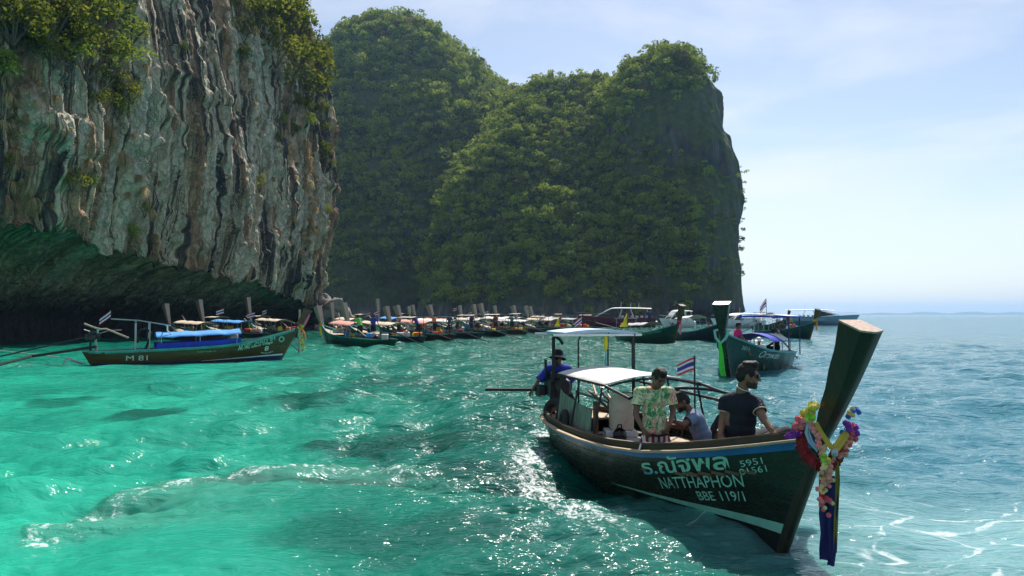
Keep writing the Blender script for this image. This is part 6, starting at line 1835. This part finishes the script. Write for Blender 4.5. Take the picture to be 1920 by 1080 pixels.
# boat with the lime sash
bow, st = W(1366, 703), P(1458, 683, 31.5); st.z = 0
hd = (bow - st).normalized(); kf = (bow - st).length / 6.3
cf = bow - hd * 3.0 * kf; cf.z = 0
bf, hf = longtail(cf, hd, "green longtail coming towards us with a lime sash on its prow and blue awning", None, "longtail_boat", kf, 1.25, 1.35, M_dkgreen, M_teal, None, None, 1.5, .8, rear=False, prow=(0.66, 2.50), prowm=M_green, shaft=3.5, seed=7, engine=True, prow_w=((.16, .13), (.30, .46)))
BM = Matrix.Translation(cf) @ Matrix.Rotation(math.atan2(hd.y, hd.x), 4, 'Z'); bfx = lambda s: (s + 3) * kf
hull_text(hf, "boat_name", "Orawan", -1.25, .42, -2.55, .34, .18, 1, M_letterw, bf, .0, .5)
hull_text(hf, "boat_number", "2011", -.35, .66, -.68, .60, .09, 1, M_letterw, bf)
hull_text(hf, "thai_name", "อรวรรณ", -1.55, .58, -2.2, .54, .07, 1, M_letterw, bf)
rows = []
for i in range(13):
    q = i / 12; S = -2.7 - 2.6 * q
    rows.append([Vector((bfx(S), (j / 6 * 2 - 1) * .85, 1.10 - .05 * q + .30 * (1 - (j / 3 - 1) ** 2) + .015 * math.sin(q * 30))) for j in range(7)])
MB().sheet(rows, (0, 0, -.02)).build("awning", M_croyal, bf, angle=80)
rows = [[p + Vector((0, -.03, .02)) for p in r[-3:]] for r in rows[6:]]
MB().sheet(rows, (0, 0, -.01)).build("awning_patch", M_canvas, bf, angle=80)
for S in (-2.8, -4.0, -5.2):
    for y in (-.8, .8): MB().tube([(bfx(S), y, .5), (bfx(S), y, 1.12)], .02, 6).build("awning_pole", M_steel, bf)
zt = 2.05
rw = [[Vector((bfx(-4.4 - 1.9 * i / 4), (j / 4 * 2 - 1) * .95, zt + .06 * (1 - (j / 2 - 1) ** 2))) for j in range(5)] for i in range(5)]
MB().sheet(rw, (0, 0, -.04)).build("stern_roof", M_canvas, bf, angle=80)
MB().tube([(bfx(-4.4), -.98, zt - .03), (bfx(-4.4), .98, zt - .03), (bfx(-6.3), .98, zt - .03), (bfx(-6.3), -.98, zt - .03), (bfx(-4.4), -.98, zt - .03)], .035, 6).build("roof_edge", M_croyal, bf)
for S in (-4.45, -6.2):
    for y in (-.93, .93): MB().tube([(bfx(S), y, .45), (bfx(S), y, zt)], .024, 6).build("roof_pole", M_navy if y > 0 else M_steel, bf)
sc = empty("prow_sash", BM @ Vector((bfx(.62), 0, 1.42))); sc.rotation_euler = (0, 0, math.atan2(hd.y, hd.x)); tag(sc, "lime green sash knotted round the prow and hanging down the stem", "sash")
MB().tube([(.05, .25, .12), (.16, .17, -.12), (.22, 0, -.30), (.16, -.17, -.12), (.05, -.25, .12), (-.1, 0, .2), (.05, .25, .12)], .05, 7, False).build("knot", M_mint, sc)
MB().sheet([[Vector((.24 - .28 * q * q - .1 * q, y * (.04 + .055 * math.sin(min(q, .8) * 2.2)) + .02 * math.sin(q * 6), -.28 - 1.15 * q)) for y in (-1, -.5, 0, .5, 1)] for q in np.linspace(0, 1, 9)], (.02, 0, 0)).build("tail", M_lime, sc)
def on_bf(s, y, z): return BM @ Vector((bfx(s), y, z))
ang = math.atan2(hd.y, hd.x)
small_person(on_bf(-.55, .10, .95), 'sit', cloth("magenta_shirt", (0.60, 0.02, 0.20)), dk, "man in a magenta shirt sitting on the bow behind the lime-sashed prow", -1.45, 1.0, None, skin_a)
small_person(on_bf(-2.1, .45, .40), 'sit', cloth("pale_top", (0.62, 0.64, 0.70)), dk, "woman in a pale top and white sun hat seated under the blue awning", 2.9, .95, M_white, skin_c)
small_person(on_bf(-5.3, .25, .62), 'sit', cloth("black_tee", (0.02, 0.022, 0.03)), dk, "boatman in black and a dark cap at the stern behind the blue awning", 1.4, 1.0, cloth("dark_hat", (0.016, 0.018, 0.030)), skin_b)
fq = P(1437, 594, 32.0)
thai_flag((fq.x, 32.0, 2.08), .30, .32, .72, R(10), "furled Thai flag on a mast over the white stern roof", droop=1.2)

# boat facing us behind the helm awning
def facing(bow_uv, stern_off, label, hull, prowz, canopy=None, seed=0, L=8.5, cz=1.5, crng=(-5.2, -2.2), rear_m=None, rear=True, sash=(M_red, M_pink), pm_=None):
    b = W(*bow_uv); so = Vector((*stern_off, 0)); hd_ = -so.normalized(); k = L / 7.17
    c = b - hd_ * 3.0 * k; c.z = 0
    r_, h2 = longtail(c, hd_, label, None, "longtail_boat", k, 1.25, 1.35, hull, M_teal, None, canopy, cz, .85, crng, rear, rear_m, (1.0, prowz), pm_ or M_varnish, sash, shaft=3.5, seed=seed, prow_w=((.15, .10), (.34, .32)))
    return c, hd_, k, h2, r_
c1, hd1, k1, h1, r1 = facing((1262, 647), (-.34, .94), "bottle green longtail with white cap on its prow, beside the red speedboat", M_dkgreen, 2.75, M_cgrey, 61, 8.5, 1.25)
hull_text(h1, "boat_name", "Sea Garden", -2.3, .42, -.6, .66, .12, -1, M_letter, r1)
q = P(1218, 612, 56); small_person((q.x, 56, 1.0), 'stand', cloth("navy_shirt", (0.02, 0.03, 0.09)), dk, "boatman in navy standing aft on the green boat beside the red speedboat", .4, .9)
c2, hd2, k2, h2_, r2 = facing((1518, 636), (-.30, .95), "bottle green longtail with an orange sash, full of passengers, far out on the right", M_dkgreen, 2.55, M_ctan, 62, 8.0, 1.75, (-5.4, -3.6), sash=(M_orange, M_yellow))
for i, (s, y, col, lb) in enumerate(((-1.6, -.3, (0.45, 0.16, 0.14), "passenger in a brick red top on the far longtail with the orange sash"), (-2.2, .2, (0.5, 0.42, 0.45), "passenger in a mauve top on the far longtail with the orange sash"), (-3.0, -.2, (0.05, 0.05, 0.07), "passenger in black on the far longtail with the orange sash"), (-3.6, .2, (0.45, 0.42, 0.05), "passenger in a mustard top on the far longtail with the orange sash"))):
    q = Matrix.Translation(c2) @ Matrix.Rotation(math.atan2(hd2.y, hd2.x), 4, 'Z') @ Vector(((s + 3) * k2, y, .62))
    small_person(q, 'sit', cloth("top_%d" % i, col), dk, lb, rr.uniform(-1, 3), 1.0, None, skin_c)
c3, hd3, k3, h3, r3 = facing((1345, 642), (-.30, .95), "dark longtail with a white awning half hidden behind the prow with the lime sash", M_dkblue, 2.1, M_canvas, 63, 7.5, 1.75, (-4.8, -2.6), sash=())
q = P(1330, 622, 61); small_person((q.x, 61, .6), 'sit', cloth("salmon_top", (0.6, 0.25, 0.2)), dk, "passenger in a salmon top on the dark longtail behind the lime-sashed prow", 2.5, 1.0, None, skin_c)
b4 = W(1466, 623); hd4 = Vector((.25, -.97, 0))
longtail(b4 + Vector((0, 4, 0)), hd4, "small green longtail far off between the white stern roof and the white ferry", None, "longtail_boat", 1.0, 1.3, 1.5, M_dkgreen, M_teal, None, M_ctan, 2.0, .8, (-5, -3), False, None, (1.0, 2.6), M_dkred, (M_red,), seed=9)
for i, (u, col, lb) in enumerate(((1458, (0.55, 0.5, 0.5), "passenger in a pale shirt on the small far green longtail"), (1474, (0.25, 0.12, 0.12), "passenger in a maroon shirt on the small far green longtail"), (1481, (0.45, 0.42, 0.05), "passenger in a yellow shirt on the small far green longtail"))):
    q = P(u, 600, 91 + i); small_person((q.x, 91 + i, .95), 'sit', cloth("far_top_%d" % i, col), dk, lb, 3.0, 1.0, None, skin_c)
for i, (u, v, d, lb) in enumerate(((1296, 606, 95, "low dark skiff lying off the headland's foot"),)):
    b = W(u, v); longtail(b, Vector((-.9, .2, 0)), lb, None, "longtail_boat", 1.1, 1.1, 1.0, M_dkblue, None, None, None, rear=False, prow=(1.0, 1.5), sash=(), engine=False, seed=70)

# ---- speedboats
def speedboat(stern, hd_, L, label, hullm, name="speedboat", roofz=2.6, fb=1.25, stripe=None, arch=True):
    root = empty(name, stern, math.atan2(hd_[1], hd_[0])); tag(root, label, "speedboat")
    rows = []; n = 22
    for w, zf in ((0.0, -.4), (.55, .0), (.92, .45), (1.0, 1.0)):
        rows.append([(L * q - (1 - zf) * .9 * smooth(.7, 1, q), w * L * .14 * (1 - smooth(.45, 1, q) ** 1.6) , (-.4 + (fb + .4 + .35 * smooth(.4, 1, q)) * (zf + .4) / 1.4)) for q in np.linspace(0, 1, n)])
    mb = MB()
    for sd_ in (1, -1):
        V = [(x, y * sd_, z) for r in rows for x, y, z in r]
        Fc = [(i * n + j, i * n + j + 1, (i + 1) * n + j + 1, (i + 1) * n + j) for i in range(3) for j in range(n - 1)]
        mb.add(V, [f[::-1] for f in Fc] if sd_ == 1 else Fc)
    top = rows[-1]; mb.add([(x, y, z) for x, y, z in top] + [(x, -y, z) for x, y, z in top], [f[::-1] for f in strip_faces(n)])
    st_ = [r[0] for r in rows]; mb.add([(x, y, z) for x, y, z in st_] + [(x, -y, z) for x, y, z in st_], [(i, 4 + i, 5 + i, i + 1) for i in range(3)])
    mb.build("hull", hullm, root, angle=35)
    if stripe:
        for sd_ in (1, -1):
            V = [(x, (y * .985 + .03) * sd_, z - .12) for x, y, z in top] + [(x, (y + .02) * sd_, z - .01) for x, y, z in top]
            MB().add(V, strip_faces(n) if sd_ == -1 else [f[::-1] for f in strip_faces(n)]).build("sheer_stripe", stripe, root)
    B = L * .14
    # raked cabin front, side windows, roof and its swept struts
    cab = [(L * .46, fb), (L * .58, fb + .15), (L * .70, fb + .28), (L * .60, fb + .75), (L * .50, roofz - .12), (L * .46, roofz - .12)]
    MB().loft([[Vector((x, -B * .70, z)) for x, z in cab], [Vector((x, B * .70, z)) for x, z in cab]]).build("windscreen", M_lens, root, False)
    rf_ = [[Vector((L * q, y * B * .95, roofz + .16 * math.sin(math.pi * min(1, (q + .05)) ** .9) - .10 * abs(y) ** 3 - (1.1 * smooth(.50, .72, q) if arch else .15 * smooth(.5, .7, q)))) for y in np.linspace(-1, 1, 7)] for q in np.linspace(.04, .68, 14)]
    MB().sheet(rf_, (0, 0, -.08)).build("roof", M_white, root, angle=60)
    for sd_ in (1, -1):
        for x0, x1 in ((.06, .10), (.26, .30), (.44, .40), (.74, .52)):
            MB().tube([(L * x0, sd_ * B * .9, fb + (.2 if x0 > .5 else 0)), (L * x1, sd_ * B * .85, roofz)], .05, 6).build("roof_strut", M_white, root)
        MB().tube([(L * .55, sd_ * B * .9, fb + .6), (L * .80, sd_ * B * .6, fb + .75), (L * .97, sd_ * .15, fb + .85)], .025, 6).build("bow_rail", M_steel, root)
    for k in range(6): 
        for sd_ in (1, -1): MB().box((L * (.10 + .06 * k), sd_ * B * .5, fb + .1), (.45, .7, .5), bevel=.06).build("seat", M_white, root, False)
    for k, y in enumerate((-.6, 0, .6)):
        e = MB().box((-.25, y, .75), (.42, .36, .62), bevel=.1).box((-.25, y, .2), (.22, .18, .8), bevel=.04).build("outboard_motor", M_white if not stripe else M_iron, root)
    for x in (.2, .3, .42): MB().tube([(L * x, 0, roofz + .05), (L * x - .1, 0, roofz + 1.0)], .02, 5).build("aerial", M_white, root)
    return root
M_maroon = paint("maroon_hull", (0.16, 0.012, 0.045), .3, .15, 2)
M_palehull = paint("pale_blue_white_hull", (0.20, 0.32, 0.40), .35, .1, 2)
s1 = W(1228, 613.5); s1.z = 0
red = speedboat(s1, Vector((-.98, .18, 0)), 13.5, "maroon and white speedboat with raked windscreen under the dark headland", M_maroon, roofz=3.15, fb=1.6)
s2 = W(1140, 611); s2 = P(1205, 606, 150); s2.z = 0
speedboat(P(1262, 606, 120) * 1.0 * Vector((1, 1, 0)) if False else Vector((P(1296, 606, 122).x, 122, 0)), Vector((-.92, -.38, 0)), 6.2, "white speedboat with a cream roof between the maroon speedboat and the green longtail", M_white, roofz=2.7, fb=1.2)
speedboat(Vector((P(1468, 606, 150).x, 150, 0)), Vector((.93, -.36, 0)), 14.0, "pale blue and white ferry speedboat with a navy-edged roof far out on the right", M_palehull, roofz=3.0, fb=1.7, stripe=M_navy, arch=False)
speedboat(Vector((P(1425, 606, 120).x, 120, 0)), Vector((-.9, -.42, 0)), 10.0, "white motor boat whose long pale bow shows behind the lime-sashed prow", M_white, roofz=2.2, fb=1.2)
def rowtag(): pass
# sandy strip of beach under the cliff foot and boulders at its end
rb_ = random.Random(8)
M_boulder = cliff_me.materials[0]
for i, (u, v, r) in enumerate(((612, 590, 16), (628, 580, 18), (640, 592, 14), (650, 598, 10), (625, 600, 12), (604, 575, 18))):
    d = 101 + i * .6
    q = P(u, v, d); s = r * d / F
    mb = MB().ell((0, 0, 0), (1, 1, 1), None, 22, 14)
    V = np.array(mb.v); V = V * (1 + .55 * fbm(V[:, 0] * 1.1 + i * 9, V[:, 1] * 1.1, V[:, 2] * 1.1, 4))[:, None]
    me = mesh_from("boulder", V * (s * 1.3, s * 1.3, s * 1.2), mb.f, paint("grey_boulder", (0.20, 0.18, 0.16), .9, .4, .8, dirt=(0.30, 0.17, 0.09), bump=.8))
    tag(link("boulder", me, None, q), "rough grey boulder at the right foot of the streaked cliff", "boulder", "boulders at the cliff foot")
